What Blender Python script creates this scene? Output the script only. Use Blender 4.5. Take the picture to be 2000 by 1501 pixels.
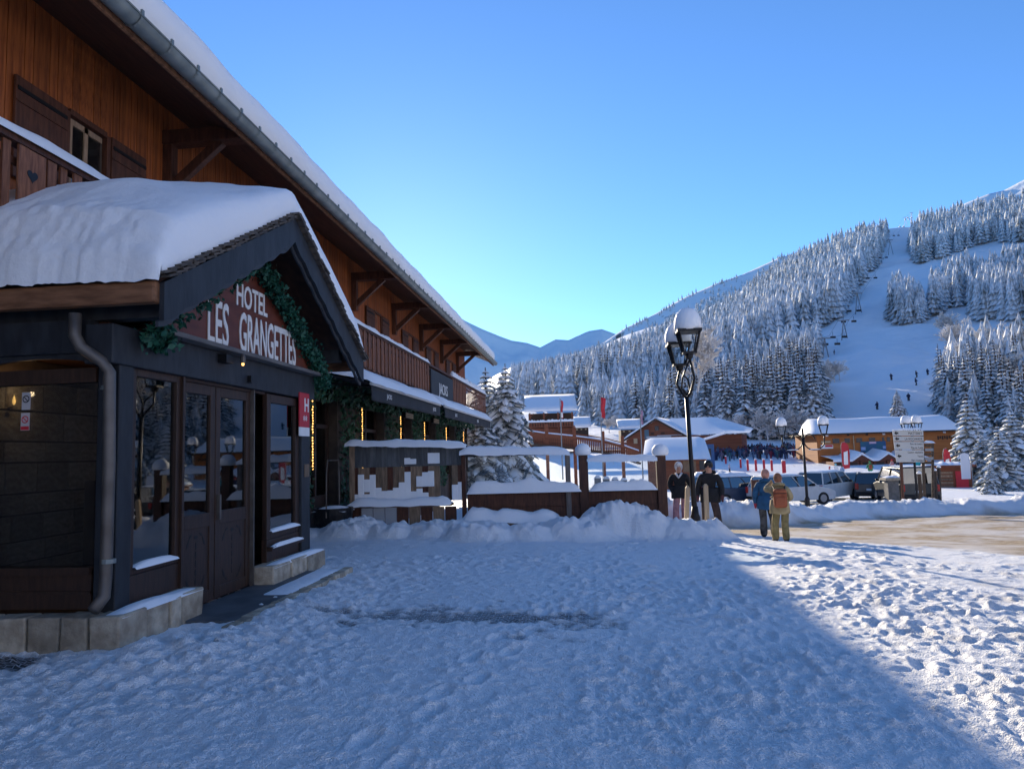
import bpy, bmesh, math, random
import numpy as np
from mathutils import Vector, Matrix
R = math.radians
random.seed(7); rng = np.random.default_rng(7)
S = bpy.context.scene
COL = S.collection
for o in list(bpy.data.objects): bpy.data.objects.remove(o)

# ------------------------------------------------------------------ camera
F, W2, H2 = 1400.0, 1000.0, 750.5
YAW, PIT, ROL = R(-5.75), R(5.45), R(-1.7)
CAM = np.array([0, 0, 1.7])
def _rot(y, p, r):
    cy, sy, cp, sp, cr, sr = math.cos(y), math.sin(y), math.cos(p), math.sin(p), math.cos(r), math.sin(r)
    f = np.array([sy*cp, cy*cp, sp]); rt = np.array([cy, -sy, 0]); up = np.cross(rt, f)
    return np.array([rt*cr+up*sr, up*cr-rt*sr, f])
CM = _rot(YAW, PIT, ROL)
cd = bpy.data.cameras.new('camera'); cam = bpy.data.objects.new('camera', cd); COL.objects.link(cam)
cd.sensor_width = 36; cd.sensor_fit = 'HORIZONTAL'; cd.lens = 36*F/2000; cd.clip_start = .05; cd.clip_end = 20000
m = np.eye(4); m[:3, 0] = CM[0]; m[:3, 1] = CM[1]; m[:3, 2] = -CM[2]; m[:3, 3] = CAM
cam.matrix_world = Matrix(m.tolist())
S.camera = cam
# ------------------------------------------------------------------ sky and sun
SUN_EL, SUN_AZ = R(15.3), R(-15.4)
w = bpy.data.worlds.new('World'); S.world = w; w.use_nodes = True
nt = w.node_tree; nt.nodes.clear()
sky = nt.nodes.new('ShaderNodeTexSky'); sky.sky_type = 'NISHITA'; sky.sun_disc = False
sky.sun_elevation = SUN_EL; sky.sun_rotation = SUN_AZ; sky.altitude = 1450
sky.air_density = 1.05; sky.dust_density = 0.17; sky.ozone_density = 6.5
bg = nt.nodes.new('ShaderNodeBackground'); bg.inputs[1].default_value = 0.15
wo = nt.nodes.new('ShaderNodeOutputWorld')
nt.links.new(sky.outputs[0], bg.inputs[0]); nt.links.new(bg.outputs[0], wo.inputs[0])
SD = np.array([math.sin(SUN_AZ)*math.cos(SUN_EL), math.cos(SUN_AZ)*math.cos(SUN_EL), math.sin(SUN_EL)])
ld = bpy.data.lights.new('sun', 'SUN'); ld.energy = 4.8; ld.angle = R(.5); ld.color = (1, .86, .66)
lo = bpy.data.objects.new('sun', ld); COL.objects.link(lo)
lo.rotation_euler = Vector((-SD).tolist()).to_track_quat('-Z', 'Y').to_euler(); lo.location = (-20, 60, 40)
S.view_settings.view_transform = 'Standard'; S.view_settings.look = 'None'
S.view_settings.exposure = 0.72; S.view_settings.gamma = 1
S.render.engine = 'CYCLES'

# ------------------------------------------------------------------ helpers
def ray(x, y):
    return CM.T @ np.array([(x-W2)/F, -(y-H2)/F, 1.])
def at(x, y, d=None, X=None, Y=None, Z=None):
    r = ray(x, y)
    if d is not None: t = d
    elif X is not None: t = (X-CAM[0])/r[0]
    elif Y is not None: t = (Y-CAM[1])/r[1]
    else: t = (Z-CAM[2])/r[2]
    return CAM + r*t
def perlin(x, y, seed=0):
    x = np.asarray(x, float); y = np.asarray(y, float)
    xi = np.floor(x).astype(np.int64); yi = np.floor(y).astype(np.int64); xf = x-xi; yf = y-yi
    def g(ix, iy, fx, fy):
        h = (ix*374761393 + iy*668265263 + seed*1442695041) & 0xffffffff
        h = ((h ^ (h >> 13))*1274126177) & 0xffffffff
        h = (h ^ (h >> 16)) & 0xffff
        a = h*(2*np.pi/65536.)
        return np.cos(a)*fx + np.sin(a)*fy
    u = xf*xf*xf*(xf*(xf*6-15)+10); v = yf*yf*yf*(yf*(yf*6-15)+10)
    a = g(xi, yi, xf, yf); b = g(xi+1, yi, xf-1, yf); c = g(xi, yi+1, xf, yf-1); d = g(xi+1, yi+1, xf-1, yf-1)
    return (a+(b-a)*u) + ((c+(d-c)*u)-(a+(b-a)*u))*v
def fbm(x, y, o=4, seed=0):
    s = 0; a = 1
    for i in range(o):
        s = s + a*perlin(x*2**i, y*2**i, seed+i); a *= .5
    return s
def sm(x, a, b):
    t = np.clip((np.asarray(x, float)-a)/(b-a), 0, 1); return t*t*(3-2*t)

MATS = {}
def mat(name, col, rough=.7, col2=None, scale=6., bump=0., bscale=None, stretch=(1, 1, 1), metal=0., rnd=0., emit=None, spec=.4, detail=6., lo=.35, hi=.65):
    if name in MATS: return MATS[name]
    m = bpy.data.materials.new(name); MATS[name] = m; m.use_nodes = True
    n = m.node_tree.nodes; l = m.node_tree.links; b = n['Principled BSDF']
    b.inputs['Roughness'].default_value = rough; b.inputs['Metallic'].default_value = metal
    b.inputs['Specular IOR Level'].default_value = spec
    b.inputs['Base Color'].default_value = (*col, 1)
    tc = n.new('ShaderNodeTexCoord'); mp = n.new('ShaderNodeMapping'); mp.inputs['Scale'].default_value = stretch
    l.new(tc.outputs['Object'], mp.inputs['Vector'])
    src = None
    if col2 is not None:
        t = n.new('ShaderNodeTexNoise'); t.inputs['Scale'].default_value = scale; t.inputs['Detail'].default_value = detail
        l.new(mp.outputs[0], t.inputs['Vector'])
        r = n.new('ShaderNodeValToRGB'); r.color_ramp.elements[0].color = (*col, 1); r.color_ramp.elements[1].color = (*col2, 1)
        r.color_ramp.elements[0].position = lo; r.color_ramp.elements[1].position = hi
        l.new(t.outputs[0], r.inputs[0]); src = r.outputs[0]
        l.new(src, b.inputs['Base Color'])
    if rnd:
        oi = n.new('ShaderNodeObjectInfo'); hs = n.new('ShaderNodeHueSaturation')
        mr = n.new('ShaderNodeMapRange'); mr.inputs['To Min'].default_value = 1-rnd; mr.inputs['To Max'].default_value = 1+rnd
        l.new(oi.outputs['Random'], mr.inputs[0]); l.new(mr.outputs[0], hs.inputs['Value'])
        if src: l.new(src, hs.inputs['Color'])
        else: hs.inputs['Color'].default_value = (*col, 1)
        l.new(hs.outputs[0], b.inputs['Base Color'])
    if bump:
        t = n.new('ShaderNodeTexNoise'); t.inputs['Scale'].default_value = bscale or scale*3; t.inputs['Detail'].default_value = 5
        l.new(mp.outputs[0], t.inputs['Vector'])
        bp = n.new('ShaderNodeBump'); bp.inputs['Strength'].default_value = 1; bp.inputs['Distance'].default_value = bump
        l.new(t.outputs[0], bp.inputs['Height']); l.new(bp.outputs[0], b.inputs['Normal'])
    if emit:
        b.inputs['Emission Color'].default_value = (*emit[0], 1); b.inputs['Emission Strength'].default_value = emit[1]
    return m
def glass(name, tint=(.8, .85, .9), alpha=.12):
    if name in MATS: return MATS[name]
    m = bpy.data.materials.new(name); MATS[name] = m; m.use_nodes = True
    n = m.node_tree.nodes; l = m.node_tree.links; n.clear()
    o = n.new('ShaderNodeOutputMaterial'); g = n.new('ShaderNodeBsdfGlossy'); g.inputs['Roughness'].default_value = .02
    t = n.new('ShaderNodeBsdfTransparent'); t.inputs['Color'].default_value = (*tint, 1)
    lw = n.new('ShaderNodeFresnel'); lw.inputs['IOR'].default_value = 1.5
    ad = n.new('ShaderNodeMath'); ad.operation = 'ADD'; ad.inputs[1].default_value = alpha; ad.use_clamp = True
    mx = n.new('ShaderNodeMixShader')
    l.new(lw.outputs[0], ad.inputs[0]); l.new(ad.outputs[0], mx.inputs[0]); l.new(t.outputs[0], mx.inputs[1]); l.new(g.outputs[0], mx.inputs[2])
    l.new(mx.outputs[0], o.inputs['Surface'])
    return m

class MB:
    def __init__(s): s.v = []; s.f = []; s.mi = []
    def add(s, vs, fs, mi=0):
        k = len(s.v); s.v.extend([tuple(map(float, p)) for p in vs])
        for f in fs: s.f.append(tuple(i+k for i in f)); s.mi.append(mi)
        return s
    def box(s, c, d, M=None, mi=0, taper=1.0):
        c = np.array(c, float); d = np.array(d, float)/2
        vs = []
        for z in (-1, 1):
            for x, y in ((-1, -1), (1, -1), (1, 1), (-1, 1)):
                k = taper if z > 0 else 1
                p = np.array([x*d[0]*k, y*d[1]*k, z*d[2]])
                if M is not None: p = M @ p
                vs.append(p+c)
        return s.add(vs, [(0, 3, 2, 1), (4, 5, 6, 7), (0, 1, 5, 4), (1, 2, 6, 5), (2, 3, 7, 6), (3, 0, 4, 7)], mi)
    def bb(s, x0, x1, y0, y1, z0, z1, mi=0):
        return s.box(((x0+x1)/2, (y0+y1)/2, (z0+z1)/2), (abs(x1-x0), abs(y1-y0), abs(z1-z0)), None, mi)
    def bar(s, a, b, w, h, mi=0, up=(0, 0, 1)):
        a = np.array(a, float); b = np.array(b, float); y = b-a; L = np.linalg.norm(y); y /= L
        up = np.array(up, float)
        if abs(y @ up) > .98: up = np.array([1., 0, 0])
        x = np.cross(y, up); x /= np.linalg.norm(x); z = np.cross(x, y)
        return s.box((a+b)/2, (w, L, h), np.array([x, y, z]).T, mi)
    def tube(s, pts, r, n=8, mi=0, cap=True):
        pts = [np.array(p, float) for p in pts]; N = len(pts)
        rs = r if hasattr(r, '__len__') else [r]*N
        rings = []; prev = None
        for i, p in enumerate(pts):
            t = pts[min(i+1, N-1)]-pts[max(i-1, 0)]; t /= (np.linalg.norm(t)+1e-9)
            if prev is None:
                u = np.cross(t, (0, 0, 1.));
                if np.linalg.norm(u) < .05: u = np.cross(t, (1., 0, 0))
            else: u = prev-(prev@t)*t
            u /= np.linalg.norm(u); prev = u; v = np.cross(t, u)
            rings.append([p+rs[i]*(math.cos(2*math.pi*k/n)*u+math.sin(2*math.pi*k/n)*v) for k in range(n)])
        vs = [q for g in rings for q in g]; fs = []
        for i in range(N-1):
            for k in range(n):
                fs.append((i*n+k, i*n+(k+1) % n, (i+1)*n+(k+1) % n, (i+1)*n+k))
        if cap: fs += [tuple(range(n-1, -1, -1)), tuple((N-1)*n+k for k in range(n))]
        return s.add(vs, fs, mi)
    def lathe(s, prof, n=12, c=(0, 0, 0), mi=0, sq=0):
        c = np.array(c, float); vs = []; fs = []
        for r, z in prof:
            for k in range(n):
                a = 2*math.pi*(k+.5)/n; vs.append(c+(r*math.cos(a), r*math.sin(a), z))
        for i in range(len(prof)-1):
            for k in range(n): fs.append((i*n+k, i*n+(k+1) % n, (i+1)*n+(k+1) % n, (i+1)*n+k))
        fs += [tuple(range(n-1, -1, -1)), tuple((len(prof)-1)*n+k for k in range(n))]
        return s.add(vs, fs, mi)
    def prism(s, poly, fn, t, mi=0):
        """poly of 2D points, fn(u,v,w) -> 3D, thickness t along w"""
        n = len(poly); vs = [fn(u, v, 0) for u, v in poly]+[fn(u, v, t) for u, v in poly]
        fs = [tuple(range(n)), tuple(range(2*n-1, n-1, -1))]+[(i, i+n, (i+1) % n+n, (i+1) % n) for i in range(n)]
        return s.add(vs, fs, mi)
    def grid(s, P, mi=0):
        P = np.asarray(P, float); a, b = P.shape[:2]
        return s.add(P.reshape(-1, 3), [(i*b+j, i*b+j+1, (i+1)*b+j+1, (i+1)*b+j) for i in range(a-1) for j in range(b-1)], mi)
    def build(s, name, mats, parent=None, smooth=False, bev=0., loc=None, fix=True):
        me = bpy.data.meshes.new(name); me.from_pydata(s.v, [], s.f)
        if not isinstance(mats, (list, tuple)): mats = [mats]
        for q in mats: me.materials.append(q)
        if len(mats) > 1: me.polygons.foreach_set('material_index', s.mi)
        if fix:
            bm = bmesh.new(); bm.from_mesh(me); bmesh.ops.recalc_face_normals(bm, faces=bm.faces); bm.to_mesh(me); bm.free()
        if smooth: me.polygons.foreach_set('use_smooth', [True]*len(me.polygons))
        o = bpy.data.objects.new(name, me); COL.objects.link(o)
        if parent: o.parent = parent
        if loc is not None: o.location = loc
        if bev:
            b = o.modifiers.new('bevel', 'BEVEL'); b.width = bev; b.segments = 2; b.limit_method = 'ANGLE'
        return o
def npmesh(name, V, Fq, mats, parent=None, smooth=True, attrs=None):
    me = bpy.data.meshes.new(name); V = np.asarray(V, np.float32); Fq = np.asarray(Fq, np.int32); k = Fq.shape[1]
    me.vertices.add(len(V)); me.vertices.foreach_set('co', V.ravel())
    me.loops.add(Fq.size); me.loops.foreach_set('vertex_index', Fq.ravel())
    me.polygons.add(len(Fq)); me.polygons.foreach_set('loop_start', np.arange(0, Fq.size, k, dtype=np.int32))
    if smooth: me.polygons.foreach_set('use_smooth', np.ones(len(Fq), bool))
    me.update(calc_edges=True)
    for a, val in (attrs or {}).items():
        at_ = me.attributes.new(a, 'FLOAT', 'POINT'); at_.data.foreach_set('value', np.asarray(val, np.float32))
    for q in (mats if isinstance(mats, (list, tuple)) else [mats]): me.materials.append(q)
    o = bpy.data.objects.new(name, me); COL.objects.link(o)
    if parent: o.parent = parent
    return o
def tag(o, label=None, cat=None, group=None, kind=None):
    if label: o['label'] = label
    if cat: o['category'] = cat
    if group: o['group'] = group
    if kind: o['kind'] = kind
    return o
def thing(name, label, cat, loc=(0, 0, 0), rz=0, group=None):
    o = bpy.data.objects.new(name, None); COL.objects.link(o); o.location = tuple(map(float, loc)); o.rotation_euler = (0, 0, rz)
    o.empty_display_size = .1
    return tag(o, label, cat, group)
def copy_tree(o, parent=None):
    c = o.copy(); COL.objects.link(c)
    if parent: c.parent = parent
    for ch in list(o.children): copy_tree(ch, c)
    return c
def inst(name, me, parent, loc, rz=0, sc=None, rot=None):
    o = bpy.data.objects.new(name, me); COL.objects.link(o); o.parent = parent; o.location = tuple(map(float, loc))
    o.rotation_euler = rot if rot else (0, 0, rz)
    if sc: o.scale = sc
    return o
def text(name, s, size, M, mats, parent, depth=.01, sx=1., align='CENTER', weight=0.):
    c = bpy.data.curves.new('t', 'FONT'); c.body = s; c.size = size; c.extrude = depth/2; c.align_x = align; c.resolution_u = 3; c.offset = weight
    o = bpy.data.objects.new('t', c); COL.objects.link(o)
    dg = bpy.context.evaluated_depsgraph_get(); dg.update()
    me = bpy.data.meshes.new_from_object(o.evaluated_get(dg)); bpy.data.objects.remove(o)
    me.materials.clear(); me.materials.append(mats)
    M = np.array(M, float); A = np.eye(4); A[:3, 0] = M[0]*sx; A[:3, 1] = M[1]; A[:3, 2] = M[2]; A[:3, 3] = M[3]
    me.transform(Matrix(A.tolist())); me.name = name
    r = bpy.data.objects.new(name, me); COL.objects.link(r); r.parent = parent
    return r
# ------------------------------------------------------------------ materials
SNOW = mat('snow', (.84, .86, .89), .55, (.9, .91, .92), 2.5, bump=.012, bscale=14, spec=.3)
SNOWF = mat('soft_snow', (.9, .905, .915), .6, spec=.3, bump=.012, bscale=11)
ORANGE = mat('larch_boards', (.18, .044, .011), .6, (.38, .108, .026), 3., bump=.002, stretch=(6, 6, .6), rnd=.22)
DARKW = mat('dark_stained_wood', (.05, .016, .008), .6, (.10, .035, .018), 4, bump=.002, stretch=(5, 5, .8), rnd=.15)
BROWN = mat('brown_door_wood', (.028, .014, .009), .5, (.05, .024, .015), 5, bump=.0015, stretch=(6, 6, .8))
NAVY = mat('slate_paint', (.013, .015, .02), .6, (.026, .03, .037), 3, bump=.002, stretch=(3, 3, 1))
WEATH = mat('weathered_wood', (.16, .11, .07), .75, (.3, .2, .13), 5, bump=.003, stretch=(6, 6, .8), rnd=.3)
PICKET = mat('picket_wood', (.12, .042, .02), .65, (.24, .095, .045), 5, bump=.003, stretch=(6, 6, .8), rnd=.3)
REDBOARD = mat('red_brown_boards', (.11, .026, .012), .55, (.17, .045, .02), 4, bump=.002, stretch=(4, .7, 4), rnd=.15)
LOGW = mat('eave_timber', (.13, .055, .025), .7, (.26, .12, .06), 4, bump=.006, stretch=(.8, 4, 4))
ZINC = mat('zinc', (.17, .195, .19), .45, (.25, .28, .27), 3, metal=.35)
COPPER = mat('old_copper', (.10, .085, .075), .5, (.16, .14, .125), 4, metal=.4)
STONE = mat('cut_stone', (.30, .245, .18), .85, (.5, .43, .33), 7, bump=.012, bscale=30, rnd=.3)
SLATE = mat('slate_slab', (.06, .065, .07), .6, (.11, .115, .12), 3, bump=.003)
SHING = mat('roof_shingle', (.05, .042, .036), .8, (.11, .09, .075), 8, bump=.004, rnd=.3)
SOFFIT = mat('soffit_wood', (.05, .02, .012), .7, (.09, .036, .02), 4, stretch=(3, .5, 3))
WHITE = mat('white_paint', (.75, .75, .74), .6, (.8, .8, .79), 10)
REDP = mat('red_paint', (.5, .02, .035), .5)
BLACK = mat('black_metal', (.012, .012, .014), .45, metal=.3)
GREEN = mat('ivy_leaf', (.012, .05, .024), .6, (.03, .10, .045), 20, rnd=.2)
GLASS = glass('window_glass', (.55, .6, .65), .1)
CLEAR = glass('clear_glass', (.93, .96, .97), -.02)
BULB = mat('warm_bulb', (1, .7, .3), emit=((1, .5, .12), 2.2))
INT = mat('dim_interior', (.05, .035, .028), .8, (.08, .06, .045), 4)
CANVAS = mat('charcoal_canvas', (.018, .021, .027), .8, (.03, .034, .042), 2, stretch=(1, 6, .5))
GREYP = mat('grey_paint', (.22, .23, .24), .6)
BARK = mat('bark', (.05, .035, .025), .9, (.1, .07, .05), 12, bump=.01)
NEEDLE = mat('spruce_needles', (.028, .044, .034), .8, (.46, .5, .52), 26, lo=.33, hi=.64)
FROST = mat('frosted_twigs', (.6, .56, .52), .8, (.85, .83, .81), 3.)

# ------------------------------------------------------------------ ground heights
_ty = np.array([-40, 8, 12, 20, 28, 38, 46, 60, 86, 100, 130, 170, 400.])
_tz = np.array([0, 0, -.12, -.62, -1.0, -1.5, -1.75, -2.2, -2.6, -1.95, -.2, 2.6, 14.])
_gy = np.arange(-40, 400, .5); _gz = np.interp(_gy, _ty, _tz)
_k = np.ones(9)/9; _gz = np.convolve(np.pad(_gz, 4, 'edge'), _k, 'valid')
BANK = [(1.2, 23.6, .6), (3.2, 24.2, .72), (5.6, 24.6, .72), (7.3, 26.4, .36), (9.5, 27.8, .46), (13, 28.6, .46), (18, 28.2, .5), (26, 27, .5)]
def ground(x, y, heap=1.):
    x = np.asarray(x, float); y = np.asarray(y, float)
    b = np.interp(y, _gy, _gz)
    side = .3+.7*sm(x, -3, 4.5)
    z = np.where(y < 80, b*(side+(1-side)*sm(y, 24, 40)), b)
    # ploughed banks beyond the road
    best = np.zeros_like(z)
    for (x0, y0, h0), (x1, y1, h1) in zip(BANK[:-1], BANK[1:]):
        dx, dy = x1-x0, y1-y0; L2 = dx*dx+dy*dy
        t = np.clip(((x-x0)*dx+(y-y0)*dy)/L2, 0, 1)
        d = np.hypot(x-(x0+t*dx), y-(y0+t*dy))
        h = (h0+(h1-h0)*t)*np.exp(-(d/.95)**4*.8)
        best = np.maximum(best, h)
    z = z+best*(1+.45*perlin(x*.9, y*.9, 3)+.3*perlin(x*2.3, y*2.3, 4)+.3*np.abs(perlin(x*4.5, y*4.5, 5))+.22*np.abs(perlin(x*9, y*9, 6)))
    # shovelled pile along the terrace screens
    px_ = [(-6.2, 16.0, .2), (-5.3, 16.0, .36), (-4.3, 15.7, .28), (-3.2, 15.8, .32), (-2.3, 15.3, .3), (-1.3, 15.4, .26), (-.4, 15.8, .36), (.4, 16.5, .5), (1.2, 16.55, .5), (2.1, 16.7, .36), (2.6, 17.1, .36)]
    pile = np.zeros_like(z)-0.
    for i, (a, c, h) in enumerate(px_):
        r = .66+.12*math.sin(i*2.3)
        pile = np.maximum(pile, h*np.exp(-(((x-a)/(r*1.05))**2+((y-c)/(r*.85))**2)**2.4*.6))
    pile = np.maximum(pile, .66*np.exp(-(((x-.75)/.95)**2+((y-16.75)/.62)**2)**2.2*.7))
    pile = pile*heap
    z = z+pile*(1+.4*perlin(x*2.6, y*2.6, 9)+.3*np.abs(perlin(x*5, y*5, 12)))+.12*sm(pile, .05, .25)*np.abs(perlin(x*4.3, y*4.3, 13))
    # heaped snow at the porch foot
    z = z+.1*np.exp(-(((x+3.6)/.8)**2+((y-6.2)/.7)**2))*(1+.8*perlin(x*4, y*4, 8))+.06*np.exp(-(((x+3.3)/.35)**2+((y-8.6)/1.6)**2))
    return z
def g1(x, y): return float(ground(np.array([x]), np.array([y]))[0])
def onground(x, y, heap=0.):
    r = ray(x, y); lo_, hi_ = 2., 200.
    ds = np.linspace(2, 160, 4000); P = CAM[None]+r[None]*ds[:, None]
    k = np.argmax(P[:, 2] < ground(P[:, 0], P[:, 1], heap)); return P[k], ds[k]
# ------------------------------------------------------------------ the ground sheet (radial grid, finer near the viewer)
az = np.concatenate([np.arange(-180, -75, 4.), np.arange(-75, -44, 1.5), np.arange(-44, 33, .13), np.arange(33, 130, 2.), np.arange(130, 181, 4.)]); az = np.radians(az)  # outermost ranges: unseen ground behind the viewer, added to bounce fill light
rr = [1.0]
while rr[-1] < 175: rr.append(rr[-1]*(1.0032 if rr[-1] < 26 else 1.009 if rr[-1] < 60 else 1.02))
rr = np.array(rr)
A, RR = np.meshgrid(az, rr, indexing='ij')
X = np.sin(A)*RR; Y = np.cos(A)*RR
Z = ground(X, Y)
res = RR*.0028           # local cell size
def lump(sc, amp, seed, kind=0):
    n = perlin(X*sc, Y*sc, seed)
    if kind: n = 1-2*np.abs(n)*1.6
    return amp*n*sm(1/sc/np.maximum(res, 1e-3), 1.6, 4)
dn = (8.0*(X-3.2)+3.5*(Y-20))/np.hypot(8., 3.5)
wob = .35*perlin(X*.5, Y*.5, 31)+.3*perlin(X*1.7, Y*1.7, 32)
rd = sm(dn+wob, .1, .9)
far_edge = np.interp(X, [1, 3, 6, 8, 10, 14, 30], [22.7, 23.2, 23.6, 25.3, 26.8, 27.5, 27])
rd = rd*(1-sm(Y+wob*.6, far_edge-.5, far_edge+.1))*sm(X, 1.4, 2.6)
rd = rd*(1-.75*sm(X+wob, 8.6, 10.5)*(1-sm(Y, 16, 20)))
calm = 1-.8*rd
pis = sm(Y, 46, 56)
calm = calm*(1-.9*pis)
clod = np.clip(lump(5, 1, 41), 0, 1)**1.2*.10+np.abs(lump(3.2, .025, 47))+np.clip(lump(11, 1, 42), 0, 1)**1.2*.085
patch = .42+.58*sm(fbm(X*.4, Y*.4, 3, 21)-.25*sm(Y, 9, 14)*(1-sm(X, 2, 3.5)), -.3, .3)
Z = Z+.78*calm*patch*(lump(1.1, .035, 40)+clod+np.abs(lump(20, .05, 43))+np.abs(lump(38, .03, 44))+lump(2.6, .02, 45)+np.clip(lump(8, 1, 48), 0, 1)**1.3*.08)+lump(.35, .05, 46)*(1-pis)
# boot prints along the usual walking lines
rp_ = np.random.default_rng(55); xf, yf = X.ravel(), Y.ravel(); zf = Z.ravel(); nearm = np.where((RR.ravel() < 22) & (np.abs(A.ravel()) < 1.))[0]
xn, yn = xf[nearm], yf[nearm]; dz_ = np.zeros(len(nearm))
for (sx, sy, ex, ey, cnt) in ((-2.6, 8.8, 3.2, 18.5, 26), (-1.5, 3., 1.6, 19, 44), (2.6, 4.5, 3.4, 18.5, 40), (3.4, 5.5, 5.0, 17, 32), (-3., 10, -1.6, 15.4, 14), (1.2, 5, 2.2, 15, 26)):
    dx, dy = (ex-sx)/cnt, (ey-sy)/cnt; L_ = math.hypot(dx, dy); ux, uy = dx/L_, dy/L_
    for k in range(cnt):
        cx = sx+dx*k+(.14 if k % 2 else -.14)*uy+rp_.normal(0, .05); cy = sy+dy*k-(.14 if k % 2 else -.14)*ux+rp_.normal(0, .05)
        m_ = np.where((np.abs(xn-cx) < .3) & (np.abs(yn-cy) < .3))[0]
        a_ = (xn[m_]-cx)*ux+(yn[m_]-cy)*uy; b2 = -(xn[m_]-cx)*uy+(yn[m_]-cy)*ux; q = (a_/.16)**2+(b2/.065)**2
        dz_[m_] += -.024*np.exp(-q**2)+.01*np.exp(-(q-1.9)**2*1.4)
zf[nearm] += dz_; Z = zf.reshape(Z.shape)
# wheel ruts on the road
Z = Z-rd*(.035*np.clip(np.sin(dn*3.1+.5*perlin(X*.3, Y*.3, 5)), 0, 1)**2)
pave = np.exp(-(((Y-7.75+.1*(X+3.0))/.6)**2))*sm(X, -3.4, -2.6)*(1-sm(X, -.2, 1.0))
pave = sm(pave*.95+.85*fbm(X*1.3, Y*2.2, 4, 61)+.5*perlin(X*9, Y*9, 66), .5, 1.05)*.85
p2 = np.exp(-(((X+5.2)/.6)**2+((Y-5.95)/.3)**2)); p2 = sm(p2+.5*perlin(X*3, Y*3, 62), .55, .8)
pave2 = sm(np.exp(-(((X+.4)/1.3)**2+((Y-6.6)/.4)**2))+.7*fbm(X*2.6, Y*2.6, 2, 63), .95, 1.25)*.6
pave = np.clip(pave+p2+pave2, 0, 1)
Z = Z-pave*.035
dirt = np.clip(rd*(.55+.45*sm(fbm(X*.8, Y*.8, 3, 71), -.4, .4))+.22*sm(X, 2.2, 3.5)*sm(fbm(X*1.4, Y*1.4, 3, 72), .1, .5)*(1-pis), 0, 1)
bankd = sm(Y-far_edge, .2, .9)*(1-sm(Y-far_edge, 1.8, 2.6))*sm(fbm(X*1.2, Y*3, 3, 73), 0.05, .4)*.3*sm(X, 2, 3)
na, nr = A.shape
idx = np.arange(na*nr).reshape(na, nr)
Q = np.stack([idx[:-1, :-1], idx[:-1, 1:], idx[1:, 1:], idx[1:, :-1]], -1).reshape(-1, 4)[:, ::-1]
gm = bpy.data.materials.new('trodden_snow'); gm.use_nodes = True
n = gm.node_tree.nodes; l = gm.node_tree.links; b = n['Principled BSDF']
b.inputs['Roughness'].default_value = .6; b.inputs['Specular IOR Level'].default_value = .3
def attr(nm):
    a = n.new('ShaderNodeAttribute'); a.attribute_name = nm; return a.outputs['Fac']
def mixc(fac, c1, c2):
    q = n.new('ShaderNodeMix'); q.data_type = 'RGBA'; l.new(fac, q.inputs['Factor'])
    for s_, c in (('A', c1), ('B', c2)):
        i = [k for k in q.inputs if k.name == s_ and k.type == 'RGBA'][0]
        if isinstance(c, tuple): i.default_value = (*c, 1)
        else: l.new(c, i)
    return [k for k in q.outputs if k.type == 'RGBA'][0]
tc = n.new('ShaderNodeTexCoord')
def noise(sc, det=5, vec=None):
    t = n.new('ShaderNodeTexNoise'); t.inputs['Scale'].default_value = sc; t.inputs['Detail'].default_value = det
    l.new(vec or tc.outputs['Object'], t.inputs['Vector']); return t.outputs[0]
def ramp(f, p0, p1):
    r = n.new('ShaderNodeMapRange'); r.inputs['From Min'].default_value = p0; r.inputs['From Max'].default_value = p1; l.new(f, r.inputs[0]); return r.outputs[0]
snowc = mixc(ramp(noise(3.), .35, .7), (.88, .89, .9), (.93, .93, .935))
sand = mixc(ramp(noise(7.), .3, .7), (.30, .20, .10), (.52, .40, .25))
pav = mixc(ramp(noise(9.), .3, .7), (.045, .045, .048), (.13, .125, .12))
br = n.new('ShaderNodeTexBrick'); br.inputs['Scale'].default_value = 7; br.inputs['Mortar Size'].default_value = .03
l.new(tc.outputs['Object'], br.inputs['Vector'])
c = mixc(attr('dirt'), snowc, sand)
c = mixc(attr('grime'), c, (.3, .27, .24))
c = mixc(attr('pave'), c, mixc(br.outputs['Fac'], pav, (.5, .52, .55)))
l.new(c, b.inputs['Base Color'])
bp = n.new('ShaderNodeBump'); bp.inputs['Distance'].default_value = .022; bp.inputs['Strength'].default_value = 1
ad = n.new('ShaderNodeMath'); ad.operation = 'ADD'; l.new(noise(28, 6), ad.inputs[0]); l.new(noise(80, 3), ad.inputs[1])
l.new(ad.outputs[0], bp.inputs['Height']); l.new(bp.outputs[0], b.inputs['Normal'])
go = npmesh('ground', np.stack([X, Y, Z], -1).reshape(-1, 3), Q, gm, attrs={'dirt': dirt.ravel(), 'pave': pave.ravel(), 'grime': bankd.ravel()})
tag(go, 'trampled snow covering the street, road and nursery piste', 'ground', kind='structure')

# ------------------------------------------------------------------ hills and mountains
def prof(pts):
    a = []; t = []
    for x, y in pts:
        r = ray(x, y); a.append(math.atan2(r[0], r[1])); t.append(r[2]/math.hypot(r[0], r[1]))
    return np.array(a), np.array(t)
HA, HT = prof([(-400, 800), (400, 800), (700, 800), (850, 790), (1000, 716), (1060, 706), (1150, 682), (1230, 652), (1330, 622), (1420, 584), (1500, 534), (1560, 497), (1620, 472), (1680, 452), (1742, 444), (1790, 440), (1850, 425), (1920, 412), (2000, 396)])
HA = np.concatenate([np.radians([-180, -120, -70]), HA, np.radians([36, 50, 75, 100, 130, 180])]); HT = np.concatenate([[.26, .22, .14], HT, [.33, .36, .38, .34, .3, .26]])  # rear azimuths: unseen slope added behind the viewer to bounce sunlight into the shade
def hillR(a): return np.interp(a, np.radians([-180, -90, -60, -5, 5, 14, 22, 30, 60, 180]), [700, 900, 1500, 1500, 1400, 1250, 1050, 1000, 700, 600])
R0 = 165.
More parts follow.
